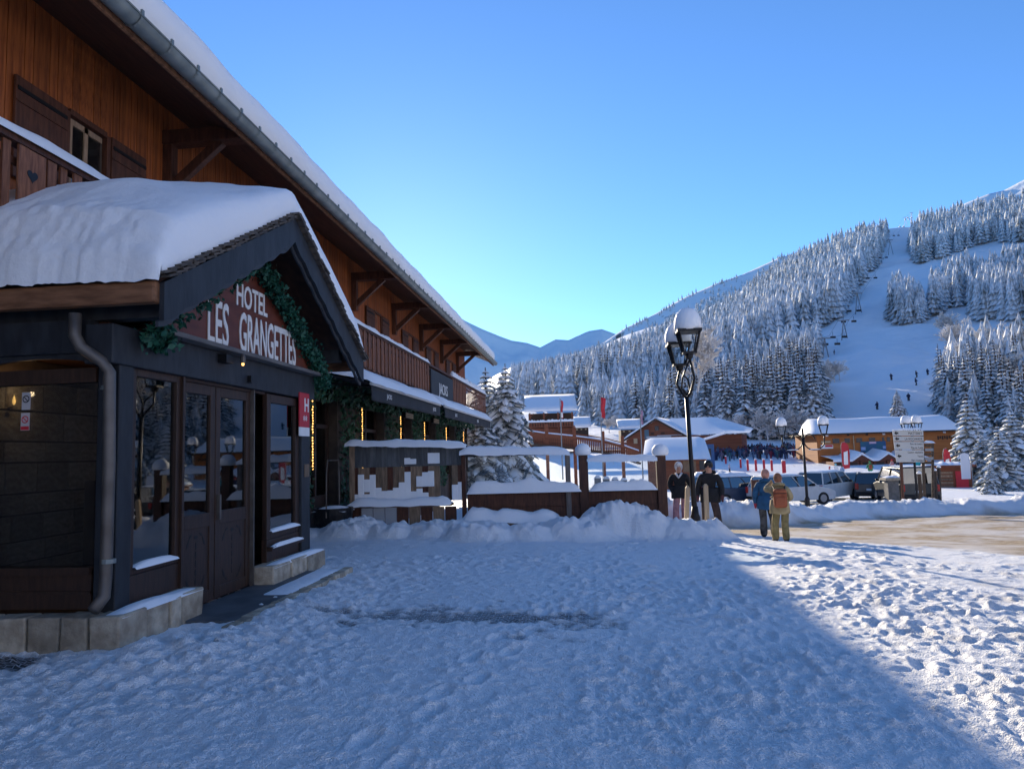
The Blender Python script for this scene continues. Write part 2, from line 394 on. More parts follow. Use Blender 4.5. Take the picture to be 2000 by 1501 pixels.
def hill(a, r, rough=True):
    x = np.sin(a)*r; y = np.cos(a)*r
    z0 = ground(np.sin(a)*R0, np.cos(a)*R0); Rm = hillR(a); T = np.interp(a, HA, HT)
    zR = CAM[2]+T*Rm; u = np.clip((r-R0)/(Rm-R0), 0, 2)
    z = z0+(zR-z0)*np.where(u < 1, u**1.12, 1-(u-1)*.8)
    if rough:
        k = sm(r, R0, R0+80)*np.minimum(1, 1.3-np.minimum(u, 1))
        z = z+k*(7*fbm(x/120, y/120, 3, 81)+2.2*perlin(x/34, y/34, 82))
    return z
az = np.radians(np.concatenate([np.arange(-180, -10, 3.), np.arange(-10, 33, .25), np.arange(33, 181.1, 2.)]))
rr = np.concatenate([[150, 158], R0+np.linspace(0, 1, 90)**1.3*900, np.linspace(1090, 2000, 22)])
A, RR = np.meshgrid(az, rr, indexing='ij'); X = np.sin(A)*RR; Y = np.cos(A)*RR; Z = hill(A, RR)
mog = (np.clip(perlin(X/9, Y/9, 91), -.2, 1)*2.6+perlin(X/22, Y/5, 92)*1.3)*sm(RR, 200, 300)*(1-sm(RR, 800, 1000))
Z = Z+mog*sm(fbm(X/150, Y/150, 2, 93), -.25, .1)-np.where(RR < R0, .6, 0)
na, nr = A.shape; idx = np.arange(na*nr).reshape(na, nr)
Q = np.stack([idx[:-1, :-1], idx[:-1, 1:], idx[1:, 1:], idx[1:, :-1]], -1).reshape(-1, 4)[:, ::-1]
HSN = mat('hill_snow', (.86, .88, .9), .7, (.9, .91, .92), .02, bump=1.2, bscale=.09, spec=.2)
tag(npmesh('hillside', np.stack([X, Y, Z], -1).reshape(-1, 3), Q, HSN), 'snowy hillside with ski runs rising behind the village, with an unseen slope added behind the viewer for fill light', 'hillside', kind='structure')
def ridge(name, label, pts, Rd, depth, drop, seed, m, amp):
    a0, t0 = prof(pts); a = np.linspace(a0[0], a0[-1], 260); T = np.interp(a, a0, t0)
    us = np.linspace(0, 1.6, 70)
    A, U = np.meshgrid(a, us, indexing='ij'); RRr = Rd-depth+U*depth
    X = np.sin(A)*RRr; Y = np.cos(A)*RRr
    zr = CAM[2]+np.interp(A, a, T)*Rd
    Z = np.where(U < 1, zr-(1-U)**.9*drop, zr-(U-1)*drop*.9)
    sh = np.minimum(1, np.abs(1-U)*5)
    rg = 1-2*np.abs(fbm(X/amp/9, Y/amp/9, 5, seed))
    Z = Z+sh*amp*(rg-.4)+.12*amp*fbm(X/amp/1.2, Y/amp/1.2, 3, seed+7)*np.minimum(1, .15+sh)
    na, nr = A.shape; idx = np.arange(na*nr).reshape(na, nr)
    Q = np.stack([idx[:-1, :-1], idx[:-1, 1:], idx[1:, 1:], idx[1:, :-1]], -1).reshape(-1, 4)[:, ::-1]
    return tag(npmesh(name, np.stack([X, Y, Z], -1).reshape(-1, 3), Q, m), label, 'mountain', kind='structure')
ROCKSN = bpy.data.materials.new('rock_and_snow'); ROCKSN.use_nodes = True
n = ROCKSN.node_tree.nodes; l = ROCKSN.node_tree.links; b = n['Principled BSDF']; b.inputs['Roughness'].default_value = .8
tc = n.new('ShaderNodeTexCoord'); ge = n.new('ShaderNodeNewGeometry'); sp = n.new('ShaderNodeSeparateXYZ'); l.new(ge.outputs['Normal'], sp.inputs[0])
mm = n.new('ShaderNodeMath'); mm.operation = 'MULTIPLY_ADD'; mm.inputs[1].default_value = .5; l.new(noise(.02, 8), mm.inputs[0]); l.new(sp.outputs['Z'], mm.inputs[2])
c = mixc(ramp(mm.outputs[0], .93, 1.0), mixc(ramp(noise(.03, 6), .35, .65), (.09, .075, .065), (.22, .19, .17)), (.87, .88, .9))
l.new(c, b.inputs['Base Color'])
ridge('mountain', 'far shaded snow peaks closing the valley', [(600, 560), (780, 575), (850, 590), (910, 626), (950, 645), (1000, 664), (1030, 668), (1055, 677), (1085, 661), (1110, 663), (1150, 645), (1175, 641), (1200, 650), (1250, 670), (1400, 690)], 4200, 1700, 900, 101, HSN, 105)
ridge('mountain', 'rocky wooded ridge with snow behind the forest slope', [(1040, 730), (1100, 712), (1180, 667), (1220, 640), (1270, 617), (1330, 583), (1400, 552), (1450, 535), (1520, 503), (1600, 480), (1700, 470)], 2500, 900, 420, 111, ROCKSN, 26)
ridge('mountain', 'bright snow summit above the treeline', [(1780, 460), (1850, 415), (1885, 396), (1905, 388), (1930, 378), (1960, 371), (2000, 350), (2100, 300), (2400, 250)], 2600, 900, 420, 121, HSN, 22)
# ------------------------------------------------------------------ hotel
hotel = thing('hotel_building', 'long timber chalet hotel with snow loaded roof, zinc gutter and balconies', 'building', (-7, 20, 0))
hotel.location = (0, 0, 0)
WX, Y0, Y1 = -7.0, -8.0, 42.0
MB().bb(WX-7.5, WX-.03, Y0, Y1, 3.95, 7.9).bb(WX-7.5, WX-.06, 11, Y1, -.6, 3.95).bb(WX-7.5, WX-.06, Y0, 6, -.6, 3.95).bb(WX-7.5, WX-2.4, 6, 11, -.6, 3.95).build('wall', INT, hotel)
# vertical cladding boards
bw = .145
me = MB().bb(0, .028, -bw/2+.004, bw/2-.004, 0, 3.75).build('board', ORANGE, hotel, bev=0).data
bpy.data.objects.remove([o for o in hotel.children if o.name.startswith('board')][0])
y = 5.0
far = MB(); k = 0
OP = [(8.86, 9.72)]                                   # window openings of the upper floor
while y < Y1-.2:
    if y < 26:
        segs = [(4.05, 3.75)]
        if 8.86 < y < 9.72: segs = [(6.62, 1.18)]
        for z0, h in segs:
            inst('board', me, hotel, (WX-.03+.004*(k % 3), y, z0), sc=(1, 1, h/3.75))
    else: far.bb(WX-.03, WX-.002+.004*(k % 2), y-bw/2+.004, y+bw/2-.004, 4.05, 7.8)
    y += bw; k += 1
tag(far.build('cladding', ORANGE, hotel), kind='stuff')
# roof: slope rises away from the street
EX, EZ, RX, RZ = -5.42, 7.2, -14.5, 11.2
sl = (RZ-EZ)/(EX-RX)
def slope(x, dz): return EZ+(EX-x)*sl+dz
mb = MB()
mb.add([(EX, Y0, EZ-.1), (RX, Y0, RZ-.1), (RX, Y1+.8, RZ-.1), (EX, Y1+.8, EZ-.1), (EX, Y0, EZ), (RX, Y0, RZ), (RX, Y1+.8, RZ), (EX, Y1+.8, EZ)],
       [(0, 1, 2, 3), (7, 6, 5, 4), (0, 4, 5, 1), (1, 5, 6, 2), (2, 6, 7, 3), (3, 7, 4, 0)])
mb.add([(RX, Y0, RZ), (RX-7, Y0, RZ-3), (RX-7, Y1+.8, RZ-3), (RX, Y1+.8, RZ)], [(0, 1, 2, 3)])
roof = mb.build('roof', SOFFIT, hotel)
MB().bb(EX-.01, EX+.03, Y0, Y1+.8, EZ-.24, EZ-.02).build('fascia', LOGW, roof)
# snow blanket with rounded lip
ys = np.concatenate([np.linspace(Y0, 5, 14), np.linspace(5.2, Y1+.9, 190)])
pf = [(EX-.06, .02), (EX+.02, .08), (EX+.085, .2), (EX+.10, .35), (EX+.08, .54), (EX+.0, .68), (EX-.2, .77), (EX-.6, .78), (EX-1.6, .72), (EX-4, .75), (RX, .7)]
P = np.zeros((len(pf), len(ys), 3))
for i, (x, dz) in enumerate(pf):
    zz = EZ+dz if i < 6 else slope(x, dz)
    nz = fbm(ys*.35, np.full_like(ys, i*.21), 3, 5)*.05*min(1, i/3)+perlin(ys*1.7, np.full_like(ys, i*.5), 6)*.012
    P[i, :, 0] = x+nz*.8; P[i, :, 1] = ys; P[i, :, 2] = zz+nz
ms = MB().grid(P); e = len(ys)-1
ms.add([P[i, -1] for i in range(len(pf))]+[(RX, Y1+.9, RZ)], [tuple(range(len(pf)+1))])
ms.build('roof_snow', SNOWF, hotel, smooth=True)
# gutter with strap brackets
gx, gz_ = EX+.15, EZ-.1
gp = [(gx+.125*math.cos(t), gz_+.125*math.sin(t)) for t in np.linspace(math.pi, 2*math.pi, 9)]
P = np.array([[(x, y, z) for (x, z) in gp] for y in (Y0, Y1+.7)])
mb = MB().grid(P); P2 = P.copy(); P2[:, :, 0] = gx+(P[:, :, 0]-gx)*.93; P2[:, :, 2] = gz_+(P[:, :, 2]-gz_)*.93; mb.grid(P2)
mb.tube([(gx+.128, Y0, gz_), (gx+.128, Y1+.7, gz_)], .015, 6)
gut = mb.build('gutter', ZINC, hotel, smooth=True)
mb = MB(); Pb = np.array([[(x, y, z) for (x, z) in [(gx+.138*math.cos(t), gz_+.138*math.sin(t)) for t in np.linspace(math.pi, 2*math.pi, 8)]] for y in (-.018, .018)])
mb.grid(Pb); mb.bb(gx+.122, gx+.148, -.022, .022, gz_-.02, gz_+.06)
bme = mb.build('gutter_bracket', ZINC, gut).data
b0 = [o for o in gut.children][0]; b0.location.y = 4.6
yy = 5.2
while yy < Y1+.5: inst('gutter_bracket', bme, gut, (0, yy, 0)); yy += .63
# purlin ends with raking braces
for yy in (11.25, 21.15, 25.75, 30.2, 34.6, 39):
    pr = MB().bb(WX, EX-.1, yy-.13, yy+.13, 7.12, 7.36).build('purlin', DARKW, hotel, bev=.01)
    MB().bb(WX-.01, WX+.16, yy-.1, yy+.1, 6.2, 7.12).build('wall_post', DARKW, pr, bev=.01)
    MB().bar((WX+.12, yy, 6.38), (WX+1.0, yy, 7.14), .13, .16).build('brace', DARKW, pr, bev=.01)
# upper windows with open shutters
def shutter(y0, y1, z0=5.3, z1=6.62, x=WX+.03):
    s_ = MB().bb(x, x+.04, y0, y1, z0, z1).build('shutter', DARKW, hotel, bev=.006)
    for zz in (z1-.16, z0+.2): MB().bb(x+.042, x+.056, y0+.02, y1-.02, zz-.025, zz+.025).build('strap_hinge', BLACK, s_)
    MB().bb(x+.042, x+.058, y0, y1, z1-.34, z1-.32).build('batten', DARKW, s_)
def upwin(y0, y1, z0=4.2, z1=6.6):
    wn = MB().bb(WX-.06, WX-.04, y0, y1, z0, z1).build('window', INT, hotel)
    MB().bb(WX-.05, WX+.05, y0-.05, y0+.03, z0, z1).bb(WX-.05, WX+.05, y1-.03, y1+.05, z0, z1).bb(WX-.05, WX+.05, y0+.03, y1-.03, z1-.03, z1+.05).build('frame', DARKW, wn)
    MB().bb(WX-.02, WX, y0+.08, y0+.14, z0, z1-.06).bb(WX-.02, WX, (y0+y1)/2-.04, (y0+y1)/2+.04, z0, z1-.06).bb(WX-.02, WX, y0+.14, y1-.08, z1-.14, z1-.06).build('casement', WEATH, wn)
    MB().bb(WX-.031, WX-.026, y0+.08, y1-.08, z0, z1-.07).build('pane', GLASS, wn)
upwin(8.87, 9.7); shutter(7.92, 8.82); shutter(9.76, 10.6)
for a in (22.4, 27.0, 31.2, 35.8):
    upwin(a+.95, a+1.8); shutter(a, a+.9); shutter(a+1.85, a+2.7)
# balcony
BX, BF, BT = -5.9, 4.02, 5.2
balc = MB().bb(WX, BX+.02, 4.5, 42.4, BF-.2, BF).build('balcony', DARKW, hotel)
MB().bb(BX-.1, BX+.06, 4.5, 42.4, BT-.08, BT).build('handrail', DARKW, balc)
MB().bb(BX-.05, BX-.01, 4.5, 42.4, BF+.1, BF+.18).bb(BX-.05, BX-.01, 4.5, 42.4, BT-.3, BT-.22).build('rail', DARKW, balc)
pk = MB(); wv = .0
prf = [(-.065, 0), (.065, 0), (.065, .98), (-.065, .98)]
pk.prism(prf, lambda u, v, w_: (w_, u, v), .025)
pme = pk.build('picket', PICKET, balc).data; p0 = [o for o in balc.children if o.name.startswith('picket')][0]; p0.location = (BX, 4.6, BF+.08)
yy = 4.78; k = 0
while yy < 42.3:
    if not (26.9 < yy < 31.6):
        inst('picket', pme, balc, (BX+(0 if k % 2 else .02), yy, BF+.06+.02*((k*7) % 3)), sc=(1, .8 if k % 2 else 1.05, 1.05))
    yy += .205; k += 1
# carved heart boards
for hy in (6.93,):
    hb = MB().bb(BX+.045, BX+.065, hy-.19, hy+.19, BF-.1, BT-.1).build('heart_board', PICKET, balc)
    pts = [(.075*(16*math.sin(t)**3)/16, .075*(13*math.cos(t)-5*math.cos(2*t)-2*math.cos(3*t)-math.cos(4*t))/16) for t in np.linspace(0, 2*math.pi, 28)[:-1]]
    MB().prism(pts, lambda u, v, w_: (BX+.066+w_, hy+u, 4.82+v), .004).build('heart_cutout', BLACK, hb)
sg = MB().bb(BX+.03, BX+.075, 26.95, 31.5, 3.95, 5.02).build('sign_panel', NAVY, balc)
text('lettering', 'JACKS', .62, [(0, 1, 0), (0, 0, 1), (1, 0, 0), (BX+.08, 29.3, 4.18)], WHITE, sg, .01, sx=1.05)
def drift(name, x0, x1, y0, y1, z, h, parent, seed=1, m=None, ny=None, ragged=.02, nx=7):
    """rounded strip of snow lying on a ledge that runs along Y"""
    ny = ny or max(8, int((y1-y0)*7)); ys = np.linspace(y0, y1, ny); u = np.linspace(-1, 1, nx)
    P = np.zeros((nx, ny, 3)); endf = np.clip(np.minimum(np.arange(ny), ny-1-np.arange(ny))/2., 0, 1)**.5
    prof_ = (1-np.abs(u)**3.2)
    hh = h*(.85+.5*fbm(ys*1.3, np.full(ny, seed*1.7), 3, seed))*endf
    for i in range(nx):
        P[i, :, 0] = (x0+x1)/2+u[i]*(x1-x0)/2*(1+ragged*4*perlin(ys*3, np.full(ny, i*.3), seed)); P[i, :, 1] = ys
        P[i, :, 2] = z+hh*prof_[i]-(.02 if i in (0, nx-1) else 0)
    return MB().grid(P).build(name, m or SNOWF, parent, smooth=True)
drift('rail_snow', BX-.14, BX+.1, 4.6, 26.8, BT, .15, balc, 3)
drift('rail_snow', BX-.14, BX+.1, 31.6, 42.3, BT, .3, balc, 4)
# ground floor front: piers with ivy, windows, lit garlands
for i, (a, c) in enumerate([(11.3, 16.95), (18.9, 21.0), (23.4, 25.4), (27.2, 29.1), (31.6, 33.7), (36.4, 38.5)]):
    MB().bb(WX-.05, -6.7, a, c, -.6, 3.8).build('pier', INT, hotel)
for i, (a, c) in enumerate([(16.95, 18.9), (21.0, 23.4), (25.4, 27.2), (29.1, 31.6), (33.7, 36.4), (38.5, 41.8)]):
    wn = MB().bb(WX-.05, WX+.02, a, c, -.6, .75).build('window', BROWN, hotel)
    MB().bb(WX-.02, WX+.06, a+.02, a+.12, .75, 3.3).bb(WX-.02, WX+.06, c-.12, c-.02, .75, 3.3).bb(WX-.02, WX+.06, (a+c)/2-.05, (a+c)/2+.05, .75, 3.2).bb(WX-.02, WX+.06, a+.12, c-.12, 2.5, 2.6).bb(WX-.02, WX+.06, a+.12, c-.12, 3.2, 3.3).build('frame', BROWN, wn)
    MB().bb(WX-.005, WX, a+.1, c-.1, .75, 3.2).build('pane', GLASS, wn)
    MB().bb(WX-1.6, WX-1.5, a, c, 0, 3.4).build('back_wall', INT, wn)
    if i == 0: MB().bb(WX-.2, WX-.19, a+1.0, a+1.45, .9, 3.1).build('curtain', mat('curtain', (.45, .43, .4), .9), wn)
MB().bb(WX-.03, -6.45, 11.3, 42, 3.5, 3.82).build('lintel', INT, hotel)

def leaves(n_, fn, size, seed):
    r_ = np.random.default_rng(seed); V = []; Fq = []
    for i in range(n_):
        c, nrm = fn(r_); nrm = np.array(nrm, float)+r_.normal(0, .5, 3); nrm /= np.linalg.norm(nrm)
        u = np.cross(nrm, r_.normal(0, 1, 3)); u /= np.linalg.norm(u); v = np.cross(nrm, u); s_ = size*r_.uniform(.6, 1.3)
        c = np.array(c); k = len(V)
        V += [c-u*s_*.5, c+v*s_*.35, c+u*s_*.6, c-v*s_*.35]; Fq.append((k, k+1, k+2, k+3))
    return np.array(V), np.array(Fq)
ivies = [(11.4, 16.9, .3, 3.5, 'around the first window bay'), (18.95, 20.95, .3, 3.5, 'between the first two lit window bays'), (23.4, 25.4, .3, 3.5, 'on the pier under the first awning end'), (27.2, 29.1, .3, 3.4, 'on the pier behind the awning gap'), (31.6, 33.7, .3, 3.4, 'on the pier under the second awning'), (36.4, 38.5, .3, 3.3, 'on the last pier of the hotel front')]
for i, (a, c, z0, z1, wh) in enumerate(ivies):
    V, Fq = leaves(int(420*(c-a)), lambda r_: ((-6.66+abs(r_.normal(0, .05)), r_.uniform(a, c), r_.uniform(z0, z1)), (1, 0, .2)), .13, 20+i)
    o = npmesh('ivy', V, Fq, GREEN, smooth=False)
    tag(o, 'dark green artificial ivy '+wh, 'ivy', 'ivy on the hotel front')
V, Fq = leaves(3600, lambda r_: ((-6.4+abs(r_.normal(0, .06)), r_.uniform(11.4, 41), r_.uniform(3.1, 3.75)+.0), (1, 0, -.3)), .14, 33)
tag(npmesh('ivy', V, Fq, GREEN, smooth=False), 'long swag of green ivy along the lintel under the awnings', 'ivy', 'ivy on the hotel front')
leds = [(16.78, 1.43, 3.15, 'beside the dark entrance of the first bay'), (20.66, 1.3, 3.18, 'on the second ivy pier'), (25.1, 1.3, 3.15, 'on the third ivy pier'), (28.9, 1.3, 3.08, 'on the fourth ivy pier'), (33.5, 1.3, 3.03, 'on the fifth ivy pier'), (38.3, 1.3, 2.9, 'on the last ivy pier')]
for yy, z0, z1, wh in leds:
    t = thing('light_string', 'vertical string of warm fairy lights '+wh, 'lights', (-6.58, yy, z0), group='fairy lights on the hotel front')
    MB().tube([(0, 0, 0), (0, 0, z1-z0)], .012, 5).build('cable', BLACK, t)
    mb = MB(); zz = 0.03
    while zz < z1-z0:
        mb.lathe([(.004, zz-.024), (.018, zz), (.004, zz+.024)], 6, (.014, random.uniform(-.015, .015), 0)); zz += .068
    mb.build('bulbs', BULB, t)['kind'] = 'stuff'
# wooden half barrel with metal hoop handle and grey board behind it
t = thing('planter_barrel', 'black half barrel planter with tall metal hoop by the entrance', 'planter', (-5.95, 16.45, g1(-5.95, 16.45)))
MB().lathe([(.36, 0), (.43, .15), (.46, .35), (.47, .5), (.42, .5), (.4, .44)], 20).build('barrel', BLACK, t, smooth=False)
drift('snow', -.4, .4, -.38, .38, .44, .1, t, 9)
MB().tube([(0, -.45, .3), (0, -.42, 1.3), (0, -.36, 1.6), (0, .36, 1.6), (0, .42, 1.3), (0, .45, .3)], .016, 8).build('hoop', COPPER, t)
t = tag(MB().bb(-6.65, -6.6, 15.6, 16.5, 0, 1.5).build('notice_board', GREYP), 'plain dark grey board leaning behind the barrel planter', 'board')
# ------------------------------------------------------------------ awnings
def awning(label, y0, y1, marks, seed):
    t = thing('awning', label, 'awning', (-5.9, (y0+y1)/2, 3.4), group='awnings over the terrace'); t.location = (0, 0, 0)
    xi, zi, xo, zo = -6.75, 3.86, -5.02, 3.46
    MB().add([(xi, y0, zi), (xo, y0, zo), (xo, y1, zo), (xi, y1, zi), (xi, y0, zi-.03), (xo, y0, zo-.03), (xo, y1, zo-.03), (xi, y1, zi-.03)], [(0, 1, 2, 3), (7, 6, 5, 4), (0, 4, 5, 1), (2, 6, 7, 3), (1, 5, 6, 2), (3, 7, 4, 0)]).build('canopy', CANVAS, t)
    MB().bb(xo, xo+.07, y0-.02, y1+.02, zo-.07, zo+.02).build('front_bar', WHITE, t, bev=.01)
    ys = np.linspace(y0, y1, int((y1-y0)*8)); P = np.zeros((5, len(ys), 3))
    for i in range(5): P[i, :, 0] = xo+.03+.015*np.sin(ys*5+i*.2)*(i/4); P[i, :, 1] = ys; P[i, :, 2] = zo-.07-i*.09
    va = MB().grid(P).build('valance', CANVAS, t, smooth=True); sd = va.modifiers.new('s', 'SOLIDIFY'); sd.thickness = .006
    for my in marks: text('lettering', 'JACKS', .17, [(0, 1, 0), (0, 0, 1), (1, 0, 0), (xo+.056, my, zo-.3)], WHITE, va, .004)
    for yy in np.linspace(y0+.4, y1-.4, 3): MB().bar((xi, yy, zi-.3), (xo, yy, zo-.05), .04, .05).build('arm', BLACK, t)
    # deep snow load
    nx = 12; ny = int((y1-y0)*6); ys = np.linspace(y0-.12, y1+.12, ny); P = np.zeros((nx, ny, 3))
    ef = np.clip(np.minimum(np.arange(ny), ny-1-np.arange(ny))/2., 0, 1)**.4
    for i, u in enumerate(np.linspace(0, 1, nx)):
        x = xi+.05+u*(xo-xi+.1); base = zi+(zo-zi)*u+.01
        hgt = .36*(1-u**6)*(.9+.25*fbm(ys*.6, np.full(ny, u*2), 3, seed))
        P[i, :, 0] = x+.05*perlin(ys*1.1, np.full(ny, 3.), seed)*u; P[i, :, 1] = ys; P[i, :, 2] = base+hgt*ef
    P[-1, :, 2] -= .05+.05*np.clip(perlin(ys*2, np.full(ny, 7.), seed), 0, 1)
    MB().grid(P).build('snow', SNOWF, t, smooth=True)
awning('snow loaded charcoal awning with white bar beside the porch', 16.4, 24.4, (17.9, 23.4), 51)
awning('snow loaded charcoal awning at the far end of the hotel', 25.2, 37.5, (27.4, 33.), 52)
for yy, wh in ((24.9, 'in the gap between the awnings'), (29.5, 'under the second awning')):
    t = thing('heater', 'slatted pale wall heater '+wh, 'heater', (-6.2, yy, 3.12), group='heaters under the awnings')
    MB().bb(-.1, 0, -.55, .55, -.1, .1).build('casing', BLACK, t)
    for k in range(3): MB().bb(0.005, .02, -.52, .52, -.08+k*.06, -.045+k*.06).build('slat', mat('heater_slat', (.6, .45, .28), .4, metal=.3), t)
# ------------------------------------------------------------------ entrance porch
porch = thing('entrance_porch', 'gabled timber entrance porch with glazed doors, stone plinth and deep snow on its roof', 'porch', (0, 0, 0))
XF = -4.45; PY0, PY1 = 6.45, 11.2
MB().bb(-7, XF-.02, 6.35, 11.25, -.1, .02).build('floor', SLATE, porch)
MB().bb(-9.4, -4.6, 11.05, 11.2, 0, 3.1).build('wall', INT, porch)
MB().bb(-9.4, -4.62, 6.5, 11.1, 3.06, 3.1).build('ceiling', SOFFIT, porch)
MB().bb(XF-.22, XF, 6.45, 6.68, .33, 2.68).build('corner_post', NAVY, porch, bev=.01)
MB().bb(XF-.2, XF+.02, 10.86, 11.2, .28, 2.66).build('corner_post', NAVY, porch, bev=.01)
MB().bb(XF-.26, XF+.03, 6.3, 11.38, 2.66, 3.04).build('beam', NAVY, porch, bev=.012)
MB().bb(XF-.1, XF+.17, 7.0, 11.42, 3.045, 3.1).build('ledge', mat('grey_plank', (.09, .085, .085), .7, (.15, .14, .135), 4, stretch=(3, .6, 3)), porch, bev=.008)
# side beam and side glazing
MB().bb(-9, XF-.262, 6.36, 6.56, 2.78, 3.1).build('side_beam', NAVY, porch)
for i in range(4):                                     # shallow arched valance below the side beam
    c = -5.25-i*1.25
    pts = [(-.6, 0), (-.6, -.14)]+[(.6*math.cos(t), -.14+.1*math.sin(t)) for t in np.linspace(math.pi, 0, 9)][1:]+[(.6, 0)]
    MB().prism(pts, lambda u, v, w_: (c+u, 6.4+w_, 2.78+v), .05).build('arched_valance', NAVY, porch)
MB().bb(-9, XF-.23, 6.44, 6.52, .36, .72).build('side_panel', BROWN, porch)
MB().bb(-9, XF-.23, 6.4, 6.54, .68, .75).bb(-9, XF-.23, 6.42, 6.53, .5, .53).build('side_rail', BROWN, porch)
MB().bb(-9, XF-.23, 6.43, 6.53, 2.5, 2.64).build('side_rail', BROWN, porch)
MB().bb(-9, XF-.24, 6.475, 6.485, .75, 2.5).build('side_pane', GLASS, porch)
# interior back wall of coursed stones seen through the side glass
iw = MB().bb(-7.2, -7.0, 6.6, 11, 0, 3.05).bb(-9.3, -5.0, 10.0, 10.1, 0, 3.05).build('inner_wall', INT, porch)
sm_ = MB().box((0, 0, 0), (.05, 1, 1)).build('stone', STONE, iw); sme = sm_.data; sm_.location = (-6.98, 6.85, .2); sm_.scale = (1, .3, .3)
zz = .02; rw = 0
while zz < 2.7:
    h = random.choice((.26, .32, .38)); yy = 7.02+.2*(rw % 2)
    while yy < 9.9:
        w_ = random.uniform(.35, .7); inst('stone', sme, iw, (-6.98+random.uniform(0, .02), yy+w_/2, zz+h/2), sc=(1, w_-.025, h-.025)); yy += w_
    zz += h; rw += 1
# front window, left of the doors
def framed(name, y0, y1, z0, z1, fw, x, m, g, parent=porch):
    wn = MB().bb(x-.07, x, y0, y0+fw, z0, z1).bb(x-.07, x, y1-fw, y1, z0, z1).bb(x-.07, x, y0+fw, y1-fw, z1-fw, z1).bb(x-.07, x, y0+fw, y1-fw, z0, z0+fw).build(name, m, parent, bev=.006)
    MB().bb(x-.045, x-.038, y0+fw-.01, y1-fw+.01, z0+fw-.01, z1-fw+.01).build('pane', g, wn)
    return wn
w1 = framed('window', 6.69, 7.56, .62, 2.66, .075, XF-.03, BROWN, GLASS)
drift('sill_snow', XF-.1, XF+.02, 6.75, 7.5, .69, .05, w1, 11)
MB().bb(XF-.12, XF-.03, 6.69, 7.56, .3, .615).build('panel', BROWN, porch, bev=.008)
# double doors
def leaf(y0, y1, label):
    x = XF-.06
    d = MB().bb(x-.06, x, y0, y0+.11, .06, 2.62).bb(x-.06, x, y1-.11, y1, .06, 2.62).bb(x-.06, x, y0+.11, y1-.11, 2.5, 2.62).bb(x-.06, x, y0+.11, y1-.11, .94, 1.1).bb(x-.06, x, y0+.11, y1-.11, .06, .2).build('door', BROWN, porch, bev=.006)
    MB().bb(x-.04, x-.015, y0+.11, y1-.11, .2, .94).build('panel', BROWN, d)
    MB().bb(x-.035, x-.028, y0+.1, y1-.1, 1.09, 2.51).build('pane', GLASS, d)
    yc = (y0+y1)/2; w_ = (y1-y0)/2-.16
    def blade(cy, cz, a, L, wd):
        pts = [(-L/2, 0), (-L/5, wd/2), (L/4, wd*.35), (L/2, 0), (L/4, -wd*.3), (-L/5, -wd/2)]
        MB().prism([(cy+u*math.cos(a)-v*math.sin(a), cz+u*math.sin(a)+v*math.cos(a)) for u, v in pts], lambda u, v, q: (x-.0149+q, u, v), .002).build('cutout', BLACK, d)
    for k in range(5): blade(yc, .34+k*.1, math.pi/2, .085, .03)
    blade(yc, .84, 0, .1, .04)
    for s_ in (-1, 1):
        for cz, q in ((.78, 1), (.33, -1)):
            blade(yc+s_*w_*.75, cz, math.pi/2+q*s_*.5, .13, .035); blade(yc+s_*w_*.5, cz+q*.08, q*s_*-.6, .08, .03)
    return d
leaf(7.6, 8.37, ''); d2 = leaf(8.39, 9.29, '')
MB().bb(XF-.06, XF-.02, 8.42, 8.46, 1.0, 1.3).build('handle', COPPER, d2)
MB().bb(XF-.1, XF-.0, 7.56, 7.6, .06, 2.66).build('door_jamb', BROWN, porch)
MB().bb(XF-.1, XF-.01, 9.295, 9.325, .06, 2.66).build('door_jamb', COPPER, porch)
MB().bb(XF-.5, XF-.4, 9.3, 9.8, .0, 2.66).build('recess', BROWN, porch)
MB().bb(XF-.2, XF-.05, 7.6, 9.72, 2.625, 2.659).build('door_head', BROWN, porch)
w2 = framed('window', 9.72, 10.84, .6, 2.64, .12, XF-.02, BROWN, GLASS)
drift('sill_snow', XF-.08, XF+.03, 9.8, 10.8, .71, .04, w2, 12)
MB().bb(XF-.1, XF-.02, 9.72, 10.84, .28, .595).bb(XF-.02, XF+.06, 9.72, 10.86, .44, .5).build('panel', BROWN, porch, bev=.006)
drift('sill_snow', XF-.0, XF+.065, 9.75, 10.84, .5, .04, w2, 13)
# interior lamp and counter glimpsed through the panes
t = thing('wall_lamp', 'small lit candle style lamp on the stone wall inside the porch', 'lamp', at(27, 790, X=-6.86))
MB().lathe([(.008, 0), (.02, .03), (.012, .08), (.002, .12)], 8).build('bulb', BULB, t)
pl_ = bpy.data.lights.new('candle_light', 'POINT'); pl_.energy = 3; pl_.color = (1, .62, .3); pl_.shadow_soft_size = .03; po = bpy.data.objects.new('candle_light', pl_); COL.objects.link(po); po.parent = t; po.location = (.22, -.02, .12)
MB().bar((-.09, 0, -.05), (0, 0, -.02), .02, .02).lathe([(.03, -.05), (.015, -.01)], 8).build('bracket', COPPER, t)
t = thing('table_lamp', 'tiny lit amber lamp inside the porch behind the door glass', 'lamp', (-6.3, 9.6, 1.75))
MB().lathe([(.05, 0), (.04, .09)], 8).build('shade', BULB, t); MB().lathe([(.05, -.25), (.012, -.23), (.012, 0)], 8).build('base', COPPER, t)
tag(MB().bb(-6.6, -6.0, 8.9, 9.9, .02, 1.5).build('cabinet', BROWN, bev=.01), 'dark cabinet inside the porch behind the door glass', 'cabinet')
